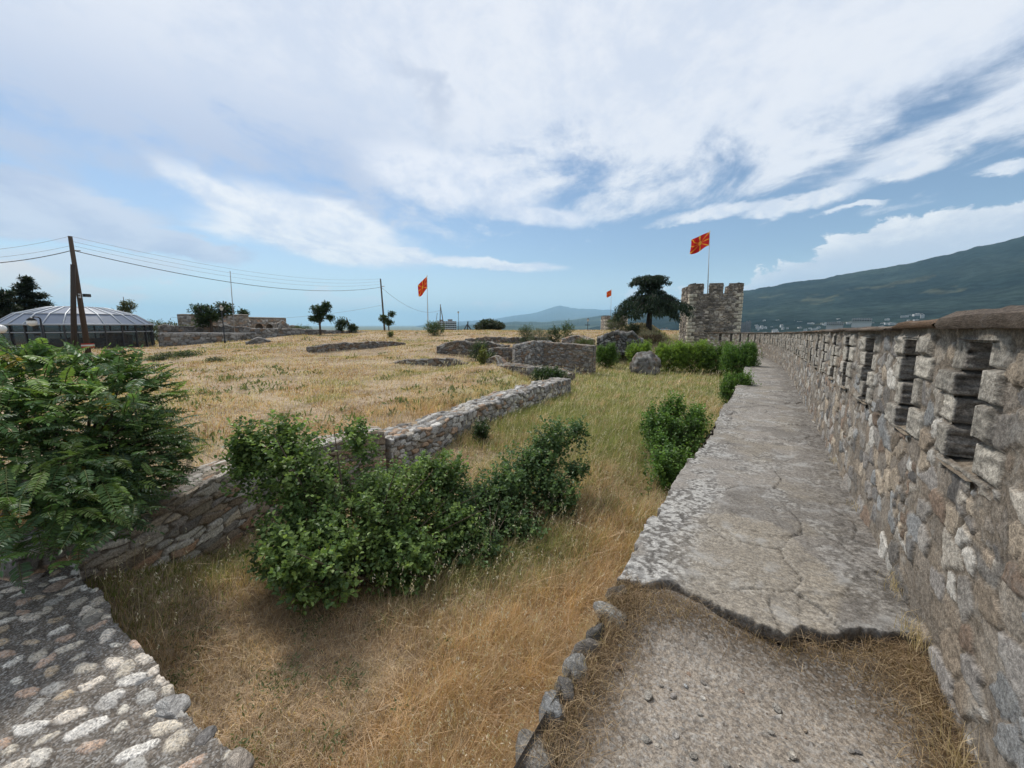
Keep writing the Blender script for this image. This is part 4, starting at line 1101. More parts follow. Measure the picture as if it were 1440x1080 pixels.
def shrub(name, label, base, lobes, L, W, nl, tw, pal, seed, cat='shrub', group=None, shoots=0, stems=9, simple=False, upb=.45, narrow=False, stemr=.014, leafmat='leaf', droop=.15, spread=.9, spray=0.):
    g = np.random.default_rng(seed)
    root = thing(name, base, label, cat, group); base = np.asarray(base, float)
    tip, D, rad = lobe_twigs(g, lobes, upb)
    n = len(tip); tl = tw * g.uniform(.6, 1.25, n)
    if shoots:                                        # long upright shoots that break the outline
        c, r, _ = lobes[0]
        for c, r, k in lobes:
            m = max(1, int(shoots * k / sum(q[2] for q in lobes)))
            a = g.uniform(0, 6.28, m); q = g.uniform(.25, .95, m)
            q = q if not spray else q ** .6
            t2 = np.asarray(c) + np.stack([np.cos(a) * r[0] * q, np.sin(a) * r[1] * q, r[2] * np.sqrt(1 - q * q) + g.uniform(.05, .42, m) * r[2]], 1)
            oc = unit((t2 - np.asarray(c)) * [1, 1, .3])
            tip = np.vstack([tip, t2]); D = np.vstack([D, unit(g.normal(size=(m, 3)) * .25 + oc * spray + [0, 0, 1.])]); tl = np.concatenate([tl, tw * g.uniform(1.2, 2.3, m)]); rad = np.concatenate([rad, np.ones(m)])
    n = len(tip)
    mb = MB(); pal = np.asarray(pal)
    tcol = pal[(g.random(n) ** 1.0 * len(pal)).astype(int)] * g.uniform(.75, 1.25, n)[:, None]
    k = np.arange(nl)
    f = ((k + .5) / nl)[None, :] * np.ones((n, 1))
    bend = np.stack([0 * f, 0 * f, -droop * f * f], -1) * tl[:, None, None]
    P = tip[:, None, :] - D[:, None, :] * (tl[:, None] * (1 - f))[..., None] + bend
    side = unit(np.cross(D, g.normal(size=(n, 3))))
    ang = (k * 2.4)[None, :] + g.uniform(0, 6, n)[:, None]
    s2 = np.cross(D, side)
    rd = side[:, None] * np.cos(ang)[..., None] + s2[:, None] * np.sin(ang)[..., None]
    LD = unit(D[:, None] * (.55 if not narrow else 1.3) + rd * spread + g.normal(size=(n, nl, 3)) * .22)
    N = unit(np.array([0, 0, 1.]) + rd * .1 + g.normal(size=(n, nl, 3)) * .35)
    ll = L * g.uniform(.65, 1.2, (n, nl)) * (1 - .35 * f ** 3); ww = W / L * ll
    young = (.85 + .55 * f ** 2)[..., None]
    C = tcol[:, None] * young * g.uniform(.85, 1.15, (n, nl, 1))
    leaves(mb, P.reshape(-1, 3), LD.reshape(-1, 3), N.reshape(-1, 3), ll.ravel(), ww.ravel(), C.reshape(-1, 3), simple=simple)
    mb.build('foliage', M[leafmat], root, smooth=False)
    sb = MB()
    for i in range(stems):
        t = tip[g.integers(0, n)]; b = base + np.append(g.normal(size=2) * .12 * max(.3, lobes[0][1][0]), -.1); mid = b * .45 + t * .55 + np.append(g.normal(size=2) * .08, .10)
        sb.tube([b, b * .6 + mid * .4 + [0, 0, .04], mid, t], [stemr * 1.6, stemr * 1.2, stemr, stemr * .35], 5, (.10, .08, .055), False)
    for i in range(min(n, 260)):
        t = tip[i]; sb.tube([t - D[i] * tl[i] * 1.05, t - D[i] * tl[i] * .1], [.005, .002], 3, (.09, .085, .045), False)
    sb.build('stem', M['bark'], root)
    return root


G1 = [(.10, .155, .048), (.078, .13, .042), (.13, .19, .055), (.16, .225, .07), (.062, .105, .038)]
c1 = atd(480, 700, 5.5); b1_ = at(500, 815, -1.6)
shrub('round_leaved_shrub', 'big dense round-leaved green shrub in the yard in front of the low wall', b1_,
      [(c1 + [0, .1, -.25], (1.05, .85, .72), 380), (atd(405, 650, 5.9) + [0, 0, -.1], (.75, .7, .62), 190), (atd(560, 690, 5.8) + [0, 0, -.15], (.85, .7, .62), 230), (atd(430, 775, 4.9), (.95, .6, .5), 300), (atd(345, 625, 6.1), (.34, .34, .42), 90), (atd(560, 775, 4.9), (.7, .5, .45), 280), (atd(620, 665, 5.9), (.5, .5, .42), 110), (atd(640, 740, 5.3), (.5, .45, .42), 160), (atd(500, 610, 6.0), (.4, .4, .3), 40), (atd(400, 600, 6.2), (.35, .35, .3), 40)],
      .074, .054, 12, .42, [tuple(1.15 * q for q in w) for w in G1], 401, shoots=330, stems=30, upb=.7, spray=.75)
b2_ = at(690, 795, -1.45)
shrub('round_leaved_shrub', 'bluish-green spreading shrub with a tall open branch right of the dense one', b2_,
      [(atd(670, 710, 5.9) + [0, 0, -.1], (.75, .7, .55), 330), (atd(712, 690, 6.1), (.6, .5, .48), 170), (atd(742, 665, 6.4), (.62, .5, .55), 160), (atd(778, 610, 6.8), (.46, .45, .42), 80), (atd(765, 640, 6.6), (.45, .45, .4), 90), (atd(785, 690, 6.1), (.46, .4, .40), 100), (atd(725, 740, 5.6), (.6, .5, .4), 200), (atd(660, 770, 5.2), (.7, .5, .4), 250), (atd(815, 600, 6.8), (.3, .3, .3), 30), (atd(812, 655, 6.5), (.3, .3, .25), 30)],
      .068, .052, 11, .40, [(.078, .135, .056), (.105, .165, .062), (.066, .115, .05), (.13, .195, .07)], 402, shoots=190, stems=5, stemr=.007, upb=.75, spray=.9)


def pinnate_shrub():
    g = np.random.default_rng(403); base = np.array([-7.3, .95, -.6])
    root = thing('pinnate_shrub', base, 'large drooping shrub with feathery pinnate leaves at the left edge', 'shrub')
    lobes = [(np.array([-7.5, .9, -.02]), (1.40, 1.40, .75), 330), (atd(60, 620, 6.0), (1.0, .9, .8), 300), (atd(120, 575, 6.9), (1.0, .9, .75), 270), (atd(195, 640, 6.3), (.68, .6, .55), 230), (atd(50, 705, 5.2), (.95, .6, .45), 240), (atd(25, 570, 6.6), (.95, .9, .62), 220), (atd(150, 690, 5.6), (.7, .5, .4), 220)]
    lobes += [(atd(px, py, d_), (.34, .34, .16), 26) for px, py, d_ in ((222, 548, 6.8), (247, 622, 6.4), (205, 520, 7.0), (232, 590, 6.6), (130, 500, 7.0), (60, 490, 6.9), (225, 668, 6.2), (180, 500, 7.0), (10, 482, 6.8))]
    tip, D, rad = lobe_twigs(g, lobes, .1); n = len(tip)
    ctr = np.array([-7.4, .9, -.3]); out = unit((tip - ctr) * [1, 1, .5] + g.normal(size=(n, 3)) * .6)
    out[:, 2] = out[:, 2] * .5 + .22 + g.normal(size=n) * .2; out = unit(out)
    Lr = g.uniform(.20, .52, n); npair = 13
    f = ((np.arange(npair) + 1.) / npair)[None] * np.ones((n, 1))
    base_p = tip - out * Lr[:, None] * .7
    P = base_p[:, None] + out[:, None] * (f * Lr[:, None])[..., None]; P[..., 2] -= .24 * f ** 2 * Lr[:, None]
    tang = unit(out[:, None] - np.array([0, 0, .48]) * f[..., None])
    side = unit(np.cross(out, np.array([0, 0, 1.]) + g.normal(size=(n, 3)) * .25)); up = np.cross(side, out)
    pal = np.array([(.07, .13, .045), (.095, .165, .05), (.058, .105, .045), (.15, .225, .06), (.08, .135, .07)])
    tc_ = pal[g.integers(0, 5, n)] * g.uniform(.65, 1.4, n)[:, None] * (1 + .35 * sst(tip[:, 2], .3, 1.0))[:, None]
    tc_ = np.where((g.random(n) < .012)[:, None], np.array((.30, .22, .03)), tc_)
    mb = MB(); sz = .080 * np.sin(np.clip(.22 + f * .80, 0, 1) * math.pi) ** .6 * (Lr[:, None] / .48)
    for s in (-1, 1):
        LD = unit(side[:, None] * s + tang * .55 + np.array([0, 0, -.18]) + g.normal(size=(n, npair, 3)) * .10)
        N = unit(up[:, None] + g.normal(size=(n, npair, 3)) * .22)
        leaves(mb, P.reshape(-1, 3), LD.reshape(-1, 3), N.reshape(-1, 3), sz.ravel(), sz.ravel() * .42, np.repeat(tc_, npair, 0) * g.uniform(.85, 1.15, (n * npair, 1)), .12)
    leaves(mb, P[:, -1], tang[:, -1], up, sz.mean(1), sz.mean(1) * .36, tc_)
    mb.build('foliage', M['leaf'], root, smooth=False)
    sb = MB()
    for i in range(n): sb.tube([base_p[i], P[i, 5], P[i, -1]], [.006, .004, .002], 3, (.10, .12, .04), False)
    for i in range(34):
        t = base_p[g.integers(0, n)]; b = base + np.append(g.normal(size=2) * .22, 0); sb.tube([b, b * .6 + t * .4 + [0, 0, .18], b * .2 + t * .8 + [0, 0, .08], t], [.028, .02, .013, .006], 6, (.11, .085, .06), False)
    sb.build('stem', M['bark'], root)


pinnate_shrub()

YG = [(.15, .235, .04), (.19, .285, .05), (.12, .195, .038), (.24, .33, .065), (.155, .235, .055)]
HG = 'willowy bushes along the end of the yard'


def willow(label, px, pyb, D, zb, hw, hgt, dens, seed, pal=YG, name='willowy_bush', group=HG, L=.12, W=.040, nl=13, tw=.42, shoots=34):
    p = atd(px, pyb, D); p[2] = zb
    return shrub(name, label, p, [(p + [0, 0, hgt * .46], (hw, hw * .8, hgt * .44), int(dens * 1.3)), (p + [hw * .35, 0, hgt * .66], (hw * .5, hw * .5, hgt * .34), dens // 2), (p + [-hw * .45, .1, hgt * .56], (hw * .5, hw * .5, hgt * .36), dens // 2)],
                 L, W, nl, tw, pal, seed, group=group, narrow=True, shoots=shoots, stems=8, upb=.6, simple=True, droop=.10, spread=1.2)


def gz(p): return float(ground_z(p[0], p[1]))


for i, (px, D, hw, hgt, dens, pal, lab) in enumerate([
        (942, 24.5, 1.10, 1.95, 520, YG, 'bright green willowy bush standing beside the rubble boulder'),
        (975, 24.8, 1.15, 2.00, 520, YG, 'bright willowy bush second from the rubble boulder'),
        (1008, 24.5, 1.05, 1.95, 480, [(.095, .165, .035), (.13, .21, .045), (.085, .15, .035)], 'mid green willowy bush between the bright ones and the walkway'),
        (1040, 23.0, 1.00, 2.10, 520, [(.09, .175, .04), (.125, .215, .05), (.075, .145, .04)], 'darker willowy bush hanging over the far walkway edge'),
        (898, 27, 1.0, 1.75, 380, YG, 'yellow-green willowy bush behind the rubble boulder'),
        (852, 25.5, .85, 1.75, 380, [(.08, .145, .035), (.11, .185, .04), (.065, .12, .03)], 'rounded green bush at the right-hand corner of the squared ruin')]):
    p = atd(px, 520, D); willow(lab, px, 520, D, gz(p) - .05, hw, hgt, dens, 420 + i, pal)
p = atd(1033, 545, 14.2); willow('low leafy bush leaning on the walkway edge in front of the willowy bushes', 1036, 545, 14.4, -1.05, .55, 1.35, 260, 430, [(.095, .17, .04), (.07, .13, .036), (.125, .21, .05)], L=.10, W=.035, tw=.4)
p = at(948, 650, -1.12)
shrub('upright_leafy_shrub', 'upright fresh green shrub with stepped round leaves beside the walkway notch', [-1.35, 8.3, -1.12],
      [(np.array([-1.45, 8.2, -.50]), (.62, .75, .58), 330), (np.array([-1.25, 7.1, -.72]), (.42, .55, .42), 170), (np.array([-1.75, 8.4, -.30]), (.45, .45, .42), 120), (np.array([-1.5, 8.5, .02]), (.30, .30, .34), 60), (np.array([-1.15, 8.9, -.25]), (.35, .5, .35), 110)], .075, .050, 13, .42, [(.08, .15, .036), (.105, .19, .042), (.066, .125, .034), (.135, .22, .05)], 431, shoots=26, stems=14, upb=1.1, droop=.0)

# lone plants among the dry grass of the field
def plant(label, px, pyb, D, hw, hgt, n, seed, pal, L=.14, W=.045, nl=9, tw=.4, z=None, name='small_bush', shoots=10, group=None):
    p = atd(px, pyb, D); p[2] = gz(p) if z is None else z
    return shrub(name, label, p, [(p + [0, 0, hgt * .5], (hw, hw, hgt * .5), n)], L, W, nl, tw, pal, seed, stems=6, simple=True, shoots=shoots, upb=.8, group=group)


DG = [(.035, .065, .022), (.05, .085, .026), (.028, .052, .02)]; OL = [(.075, .085, .035), (.06, .072, .03), (.095, .10, .04)]; SV = [(.14, .16, .12), (.10, .125, .09), (.17, .185, .14)]
plant('lone small green bush in the dry grass just behind the low grey wall', 676, 575, 9.3, .26, .62, 70, 440, DG, .11, .04, 9, .28)
plant('dark bush in front of the dark wall stub', 674, 500, 26, .72, 1.6, 220, 441, DG)
plant('second lower bush touching the dark bush by the wall stub', 690, 503, 24.8, .62, 1.15, 190, 442, [(.06, .10, .03), (.05, .085, .026)])
plant('yellowish thin plant on the bank above the ledge', 679, 522, 20.8, .28, 1.0, 70, 443, [(.15, .17, .035), (.12, .14, .03)])
plant('rounded bush at the foot of the mid-field flagpole', 611, 472, 44, 1.25, 1.7, 260, 444, [(.05, .085, .025), (.07, .11, .03)], .2, .06, 9, .6)
plant('scraggly bush at the left of the skyline row above the squared ruin', 739, 476, 33, .8, 1.75, 200, 445, [(.05, .08, .04), (.07, .10, .05)])
plant('silvery grey bush in the skyline row above the squared ruin', 757, 478, 31.5, 1.0, 1.55, 320, 446, SV, .12, .03, 9, .35)
plant('green bush right of the silvery bush', 779, 476, 32, .9, 1.6, 240, 447, DG)
plant('pointed green bush at the right end of the skyline row', 798, 474, 33, .75, 1.85, 190, 448, [(.05, .09, .03), (.07, .11, .03)])
plant('low yellow-green bush right of the skyline row', 822, 479, 28.5, 1.0, 1.0, 170, 449, [(.09, .12, .03), (.07, .095, .03)])
plant('dusty green bush before the smaller tower', 866, 474, 33, .95, 1.35, 170, 450, [(.10, .12, .06), (.075, .095, .045)])
plant('dark low bush left of the cedar trunk', 889, 474, 32, .75, .9, 150, 451, [(.025, .045, .02), (.035, .055, .025)])
plant('withered red-brown bush at the foot of the cedar', 918, 476, 32, 1.05, .8, 240, 452, [(.12, .065, .04), (.09, .055, .04), (.14, .085, .05)], .09, .03, 9, .35)
plant('dark ivy-like bush in the pit behind the end of the low wall', 772, 545, 17.6, .95, .95, 360, 453, DG, .13, .06, 9, .3)
plant('leafy green patch of weeds in the field below the lamp post', 255, 506, 33, 1.3, .45, 170, 454, DG, .16, .04, 9, .4)
plant('small clump of weeds left of the leafy patch', 222, 507, 32, .6, .4, 60, 455, DG, .16, .04, 9, .4)
plant('grey-green clump of weeds right of the leafy patch', 305, 514, 28, .6, .32, 60, 456, [(.09, .11, .06), (.075, .09, .05)], .14, .03, 9, .35)
plant('tuft of green weeds beside the leaning pole', 100, 506, 33, 1.6, .5, 170, 457, [(.07, .10, .035), (.055, .085, .03)], .16, .04, 9, .4)
plant('slim green weed sprouting on the field crest left of the flagpole', 549, 478, 42, .4, .7, 40, 458, [(.08, .11, .03)], .2, .05, 8, .4)
plant('olive bush behind the pavilion', 222, 462, 60, 2.6, 2.6, 260, 459, OL, .32, .12, 8, .8)
plant('olive bush between the pavilion and the hall', 255, 462, 58, 2.0, 2.0, 220, 460, OL, .30, .12, 8, .8)
plant('sprawling low shrub against the grey wall under the first small tree', 425, 472, 52, 1.3, 1.1, 120, 461, [(.07, .10, .05)], .22, .07, 8, .5)
plant('dark round tree on the skyline right of centre', 689, 466, 90, 3.7, 3.3, 620, 462, [(.030, .045, .020), (.045, .05, .025), (.025, .038, .018)], .45, .28, 8, 1.0, name='round_tree', shoots=0, z=float(atd(689, 468.5, 90)[2]))


def tree(name, label, px, pyb, D, hgt, crown, L, W, pal, seed, nl=9, tw=.6, trunk=.10, lean=0., group=None, simple=True, droop=.15, upb=.35):
    p = atd(px, pyb, D); g = np.random.default_rng(seed)
    root = thing(name, p, label, 'tree', group)
    tb = MB(); zt = hgt; top = p + [lean, 0, zt * .8]
    tb.tube([p - [0, 0, .2], p + [lean * .3, 0, zt * .3], p + [lean * .7, 0, zt * .55], top], [trunk * 1.2, trunk, trunk * .7, trunk * .3], 8, (.09, .07, .055))
    lobes = [(atd(cx, cy, D) + [0, oy, 0], r, n) for cx, cy, oy, r, n in crown]
    for c, r, n in lobes:
        for i in range(3):
            e = c + g.normal(size=3) * np.asarray(r) * .4; s_ = p + [lean * .5, 0, zt * g.uniform(.3, .6)]
            tb.tube([s_, s_ * .5 + e * .5 + [0, 0, .05], e], [trunk * .45, trunk * .3, trunk * .12], 5, (.09, .07, .055), False)
    tb.build('trunk', M['bark'], root)
    tip, Dv, rad = lobe_twigs(g, lobes, upb); n = len(tip); mb = MB(); pal = np.asarray(pal)
    k = np.arange(nl); f = ((k + .5) / nl)[None] * np.ones((n, 1)); tl = tw * g.uniform(.6, 1.2, n)
    P = tip[:, None] - Dv[:, None] * (tl[:, None] * (1 - f))[..., None]; P[..., 2] -= droop * f ** 2 * tl[:, None]
    LD = unit(Dv[:, None] * .5 + g.normal(size=(n, nl, 3)) * .8 - np.array([0, 0, droop])); N = unit(np.array([0, 0, 1.]) + g.normal(size=(n, nl, 3)) * .5)
    C = pal[g.integers(0, len(pal), n)][:, None] * g.uniform(.7, 1.3, (n, 1, 1)) * g.uniform(.85, 1.15, (n, nl, 1))
    ll = L * g.uniform(.6, 1.2, n * nl); leaves(mb, P.reshape(-1, 3), LD.reshape(-1, 3), N.reshape(-1, 3), ll, ll * W / L, C.reshape(-1, 3), simple=simple)
    mb.build('crown', M['leaf'], root, smooth=False)
    return root


TG = [(.030, .055, .02), (.042, .07, .024), (.024, .042, .018)]
tree('broad_tree', 'wide bushy tree rising behind the lamp post and railed wall', 299, 475, 52, 4.2, [(285, 437, 0, (1.3, 1.2, .85), 170), (308, 433, .5, (1.2, 1.1, .8), 150), (296, 444, 0, (1.7, 1.3, .6), 150), (280, 452, .3, (1.0, 1., .6), 80)], .26, .11, TG, 470, trunk=.14)
tree('small_tree', 'round-crowned small tree on a short trunk above the grey wall', 451, 474, 47, 3.9, [(449, 436, 0, (1.05, 1., .8), 170), (456, 430, .2, (.6, .6, .65), 70), (444, 447, 0, (.95, .9, .5), 90), (461, 446, .2, (.6, .6, .4), 50)], .22, .11, TG, 471)
tree('drooping_tree', 'small leaning tree with drooping fronds right of the round-crowned one', 493, 466, 50, 2.0, [(481, 452, 0, (1.0, .8, .42), 120), (494, 458, .2, (.75, .7, .36), 80), (477, 461, 0, (.55, .5, .3), 40)], .34, .07, TG, 472, lean=-.6, droop=.7, upb=0., tw=.8)
tree('small_tree', 'sparse small tree beside the mid-field utility pole', 547, 466, 55, 3.0, [(540, 447, 0, (.85, .8, .6), 85), (549, 441, .2, (.6, .6, .5), 55), (546, 453, 0, (.9, .7, .4), 60)], .24, .10, [(.05, .075, .03), (.065, .095, .035)], 473, trunk=.07)
tree('pine_tree', 'dark conifer behind the pavilion at the left edge', 52, 470, 70, 7.2, [(38, 394, 0, (.6, .6, .6), 60), (36, 402, 0, (1.1, 1., .38), 90), (28, 410, 0, (1.3, 1., .32), 90), (46, 414, .3, (1.4, 1.1, .32), 100), (33, 422, 0, (1.7, 1.3, .36), 120), (52, 426, .3, (1.3, 1.1, .32), 80), (22, 431, 0, (1.7, 1.3, .34), 110), (48, 437, 0, (2.2, 1.5, .36), 140)], .42, .10, [(.016, .028, .018), (.022, .035, .02), (.012, .022, .014)], 474, trunk=.22, tw=.7)
tree('pine_tree', 'darker conifer cut by the left edge of the picture', -8, 470, 66, 4.4, [(2, 412, 0, (1.5, 1.1, .4), 110), (-8, 420, 0, (2.2, 1.4, .4), 140), (6, 430, 0, (1.6, 1.2, .36), 110), (-4, 441, 0, (2.4, 1.5, .42), 150)], .42, .10, [(.016, .028, .018), (.022, .035, .02), (.012, .022, .014)], 475, trunk=.22, tw=.7)
tree('slender_tree', 'thin tree top peeping over the glass dome', 180, 465, 75, 5.6, [(180, 430, 0, (1.0, .9, 1.0), 80), (170, 436, 0, (.8, .8, .6), 40)], .34, .12, OL, 476)
tree('small_tree', 'tiny tree top just above the roof of the arched hall', 342, 452, 66, 1.9, [(342, 439, 0, (.9, .8, .6), 70)], .28, .11, TG, 477)


def cedar():
    g = np.random.default_rng(480); D = 33.5; b = atd(912, 469, D); k = D / F
    root = thing('cedar_tree', b, 'big dark cedar with layered drooping branches beside the stone tower', 'tree')
    hgt = atd(910, 386, D)[2] - b[2]
    tb = MB(); tb.tube([b - [0, 0, .3], b + [0, 0, .8], b + [.03, 0, hgt * .5], b + [.0, 0, hgt * .97]], [.27, .22, .15, .04], 10, (.045, .038, .032)); mb = MB()
    right = np.array([math.cos(YAW), math.sin(YAW), 0]); fw = np.array([-math.sin(YAW), math.cos(YAW), 0])
    pal = np.array([(.024, .042, .027), (.032, .055, .033), (.018, .032, .022), (.042, .064, .04)])
    tiers = [(.985, 1.25, 8, .10), (.92, 1.5, 9, .16), (.83, .85, 7, .2), (.755, 1.15, 7, .22), (.67, 2.1, 8, .2), (.61, 3.0, 10, .24), (.545, 3.35, 11, .33), (.47, 2.7, 8, .36)]
    for z, rl, n, dr in tiers:
        for i in range(n):
            a = 6.283 * (i + g.uniform(-.3, .3)) / n; L = rl * g.uniform(.72, 1.12); d = right * math.cos(a) + fw * math.sin(a) * .9
            s0 = b + [0, 0, hgt * z - .1 * rl + g.uniform(-.08, .08)]
            t = np.linspace(0, 1, 9)[:, None]; br = s0 + d * L * t + np.array([0, 0, 1]) * (.34 * rl * .35 * np.sin(t * 2.2) - dr * L * t ** 2.2)
            tb.tube(br, np.linspace(.05, .012, 9), 4, (.04, .034, .03), False)
            m = int(34 * L); f = g.uniform(.12, 1.02, m) ** .8; P = np.stack([np.interp(f, t[:, 0], br[:, q]) for q in range(3)], 1)
            sd = np.cross(d, [0, 0, 1.]); lat = g.normal(size=m) * .30 * L * (.35 + .5 * np.sin(f * 3)); P = P + sd * lat[:, None] * .5 + d * g.normal(size=m)[:, None] * .05; P[:, 2] -= np.abs(lat) * .18 + g.uniform(-.03, .05, m)
            nn = 5; PP = np.repeat(P, nn, 0) + g.normal(size=(m * nn, 3)) * [.07, .07, .03]
            hang = g.random(m * nn) < .5
            LD = unit(np.where(hang[:, None], np.array([0, 0, -1.]) + g.normal(size=(m * nn, 3)) * .3, d + sd * np.sign(np.repeat(lat, nn))[:, None] * .7 + g.normal(size=(m * nn, 3)) * .5 + [0, 0, -.2]))
            C = pal[g.integers(0, 4, m * nn)] * g.uniform(.7, 1.3, (m * nn, 1)); ll = np.where(hang, g.uniform(.10, .36, m * nn), g.uniform(.10, .20, m * nn))
            leaves(mb, PP, LD, g.normal(size=(m * nn, 3)), ll, ll * .26, C, simple=True)
    tb.build('trunk', M['bark'], root); mb.build('crown', M['leaf'], root, smooth=False)


cedar()

# boulder of mortared rubble beside the bushes
bp = atd(908, 515, 23.2); bp[2] = gz(bp) + .45
v, f = ICO[4]; vv = v.copy(); P3 = vv * [.72, .6, .68]
u_ = np.arctan2(v[:, 1], v[:, 0]) * .6; f1, e_, ids = rubble(u_, v[:, 2] * .6, .17, .14, 491); m_ = sst(e_, .03, .14); nz = fbm(v[:, 0] * 2, v[:, 1] * 2, v[:, 2] * 2, 4, 492)
o = MB().add(P3 * (1 + .75 * (nz - .5) + .13 * m_ * (.4 + ids[0]))[:, None] + bp, None, f, lerp(MORTAR * .4, stone_cols(ids, GREY * .5), m_[:, None])).build('rubble_boulder', M['rubble'], loc=bp)
tag(o, 'fallen lump of mortared rubble in front of the willowy bushes', 'boulder')


# ------------------------------------------------------------------ grass
def wall_dist(path, X, Y):
    p = path.p[::4]; return np.sqrt(((X[:, None] - p[:, 0]) ** 2 + (Y[:, None] - p[:, 1]) ** 2).min(1))


def blades(mb, P, hgt, wid, C, g, lean=.35, seed_head=None, wind=(.35, .10)):
    n = len(P); a = g.uniform(0, 6.28, n); s = np.stack([np.cos(a), np.sin(a), 0 * a], 1)
    ln = np.stack([g.normal(size=n) * lean + wind[0], g.normal(size=n) * lean + wind[1], np.zeros(n)], 1)
    h = hgt[:, None]; w = wid[:, None]; up = np.array([0, 0, 1.])
    m1 = P + up * h * .5 + ln * h * .22; t = P + up * h * (1 - .25 * np.linalg.norm(ln, axis=1)[:, None] ** 1.3).clip(.25, 1) + ln * h * .85
    V = np.stack([P - s * w, P + s * w, m1 + s * w * .75, m1 - s * w * .75, t], 1)
    i = np.arange(n)[:, None] * 5
    mb.add(V.reshape(-1, 3), i + np.array([[0, 1, 2, 3]]), i + np.array([[3, 2, 4]]), np.repeat(C, 5, 0))
    return t, ln


def scatter(g, n, d0, d1, az0, az1, pw=0.):
    """more blades near, fewer and wider ones far away"""
    t = g.random(n); D = d0 * (d1 / d0) ** t; a = np.radians(g.uniform(az0, az1, n)); return D * np.sin(a), D * np.cos(a), D


def grass():
    g = np.random.default_rng(500)
    X, Y, D = scatter(g, 560000, 1.3, 70, -92, 14)
    e = edge_x(Y); yard = X > e
    wx = np.interp(Y, WP.p[:, 1], WP.p[:, 0])
    ok = (X < wx - 1.56 - .02) & ~((Y < .80) & (X > -6.6)) & (D < 66)
    ok &= ~((Y < 2.6) & (X > -.86))
    X, Y, D, yard = X[ok], Y[ok], D[ok], yard[ok]
    dl = np.minimum(wall_dist(LW, X, Y), 9)
    d2 = np.minimum(wall_dist(LW2, X, Y), 9); ok = (dl > .33) & (d2 > .37)
    patch = fbm(X * .45, Y * .45, 0, 4, 501); fine = fbm(X * 1.7, Y * 1.7, 0, 3, 502)
    # thin, trodden patches
    worn = np.maximum(sst(fbm(X * .33, Y * .33, 0, 3, 503), .50, .66) * (Y < 7), sst(np.hypot((X + 3.6) / 1.7, (Y - 1.7) / 1.1), 1.15, .5)) * yard * (X < -1.8)
    bare = sst(fbm(X * .8, Y * .8, 0, 4, 507), .49, .60) * (~yard)
    trk = Path([tuple(at(px, py, -.55)[:2]) for px, py in ((250, 530), (330, 548), (400, 566), (500, 598))]); bare = np.maximum(bare, sst(wall_dist(trk, X, Y), .55, .15) * (~yard))
    ok &= g.random(len(X)) > np.maximum(worn * .22, bare * .72)
    X, Y, D, yard, patch, fine, worn = (q[ok] for q in (X, Y, D, yard, patch, fine, worn))
    n = len(X)
    greeny = np.where(yard, sst(Y, 3.6, 9) * .90 * sst(fine, .92, .28) + sst(Y, 4, 9) * .22, sst(patch, .55, .72) * .50 + .06)
    greeny = np.maximum(greeny, .75 * sst(wall_dist(Path([(-5.6, .95), (-6.0, 2.2), (-5.0, 3.2), (-3.6, 3.6), (-2.6, 4.6)]), X, Y), 1.15, .25) * yard)
    along = yard & (X > -2.6) & (Y < 6)                              # thick straw under the walkway
    hgt = np.where(yard, .10 + .15 * fine + .24 * along * sst(X, -2.6, -1.2) + .10 * sst(Y, 4, 9) * sst(Y, 15, 9), .05 + .11 * patch * (.4 + 1.2 * fine)) * g.uniform(.45, 1.35, n)
    hgt = hgt * lerp(1, .62, worn) * np.where(yard, .55 + .9 * fbm(X * 3.3, Y * 3.3, 0, 3, 509), 1.) * (1 + .12 * sst(D, 18, 45))
    nearw = sst(np.minimum(wall_dist(LW2, X, Y), 9), 2.6, .6) * (~yard) * (Y > 4); hgt = hgt + nearw * .16 * g.uniform(.4, 1.2, n)
    wid = np.maximum(.0021, D * .00062) * g.uniform(.6, 1.3, n)
    dry = np.array([(.62, .475, .325), (.53, .385, .25), (.70, .57, .42), (.45, .305, .19), (.58, .42, .275), (.36, .255, .165)])
    C = dry[(g.random(n) * 6).astype(int)]
    C = np.where(along[:, None] & (g.random(n) < .6)[:, None], C * np.array((1.0, .92, .79)), C)
    C = np.where((~yard)[:, None], C * lerp(np.array((1.02, .95, .90)), np.array((.98, 1.0, .86)), sst(patch, .35, .65)[:, None]), C)
    gr = np.array([(.24, .27, .09), (.18, .22, .075), (.31, .31, .13), (.36, .33, .16)])[(g.random(n) * 4).astype(int)]
    clump = fbm(X * 5.5, Y * 5.5, 0, 3, 505); mot = fbm(X * 1.1, Y * 1.1, 0, 4, 506)
    C = np.where((g.random(n) < greeny)[:, None], gr, C) * g.uniform(.8, 1.2, (n, 1)) * (.60 + .8 * clump[:, None])
    C = C * lerp(np.array((1., 1., 1.)), np.array((.72, .64, .58)), (sst(mot, .52, .66) * (~yard) * .9)[:, None])
    Z = ground_z(X, Y) - .01
    mb = MB(); ln_ = np.clip(worn, 0, 1); k1 = g.random(n) < .25 + .6 * ln_
    for kk, lean in ((k1, 1.1), (~k1, .38)): blades(mb, np.stack([X, Y, Z], 1)[kk], hgt[kk], wid[kk], C[kk], g, lean)
    o = mb.build('dry_grass', M['grass'], smooth=False); tag(o, kind='stuff')
    # taller oat stalks with pale nodding heads
    m = 5200; k = g.integers(0, n, m); k = k[(D[k] < 26) & (worn[k] < .4)]; m = len(k)
    P = np.stack([X[k] + g.normal(size=m) * .05, Y[k] + g.normal(size=m) * .05, Z[k]], 1); P = P[(P[:, 0] < -.95)]; m = len(P); DD = np.hypot(P[:, 0], P[:, 1])
    mb = MB(); hh = g.uniform(.32, .66, m); cs = np.array((.62, .53, .37)) * g.uniform(.75, 1.2, (m, 1))
    t, ln = blades(mb, P, hh, np.maximum(.0016, DD * .0004), cs, g, .22)
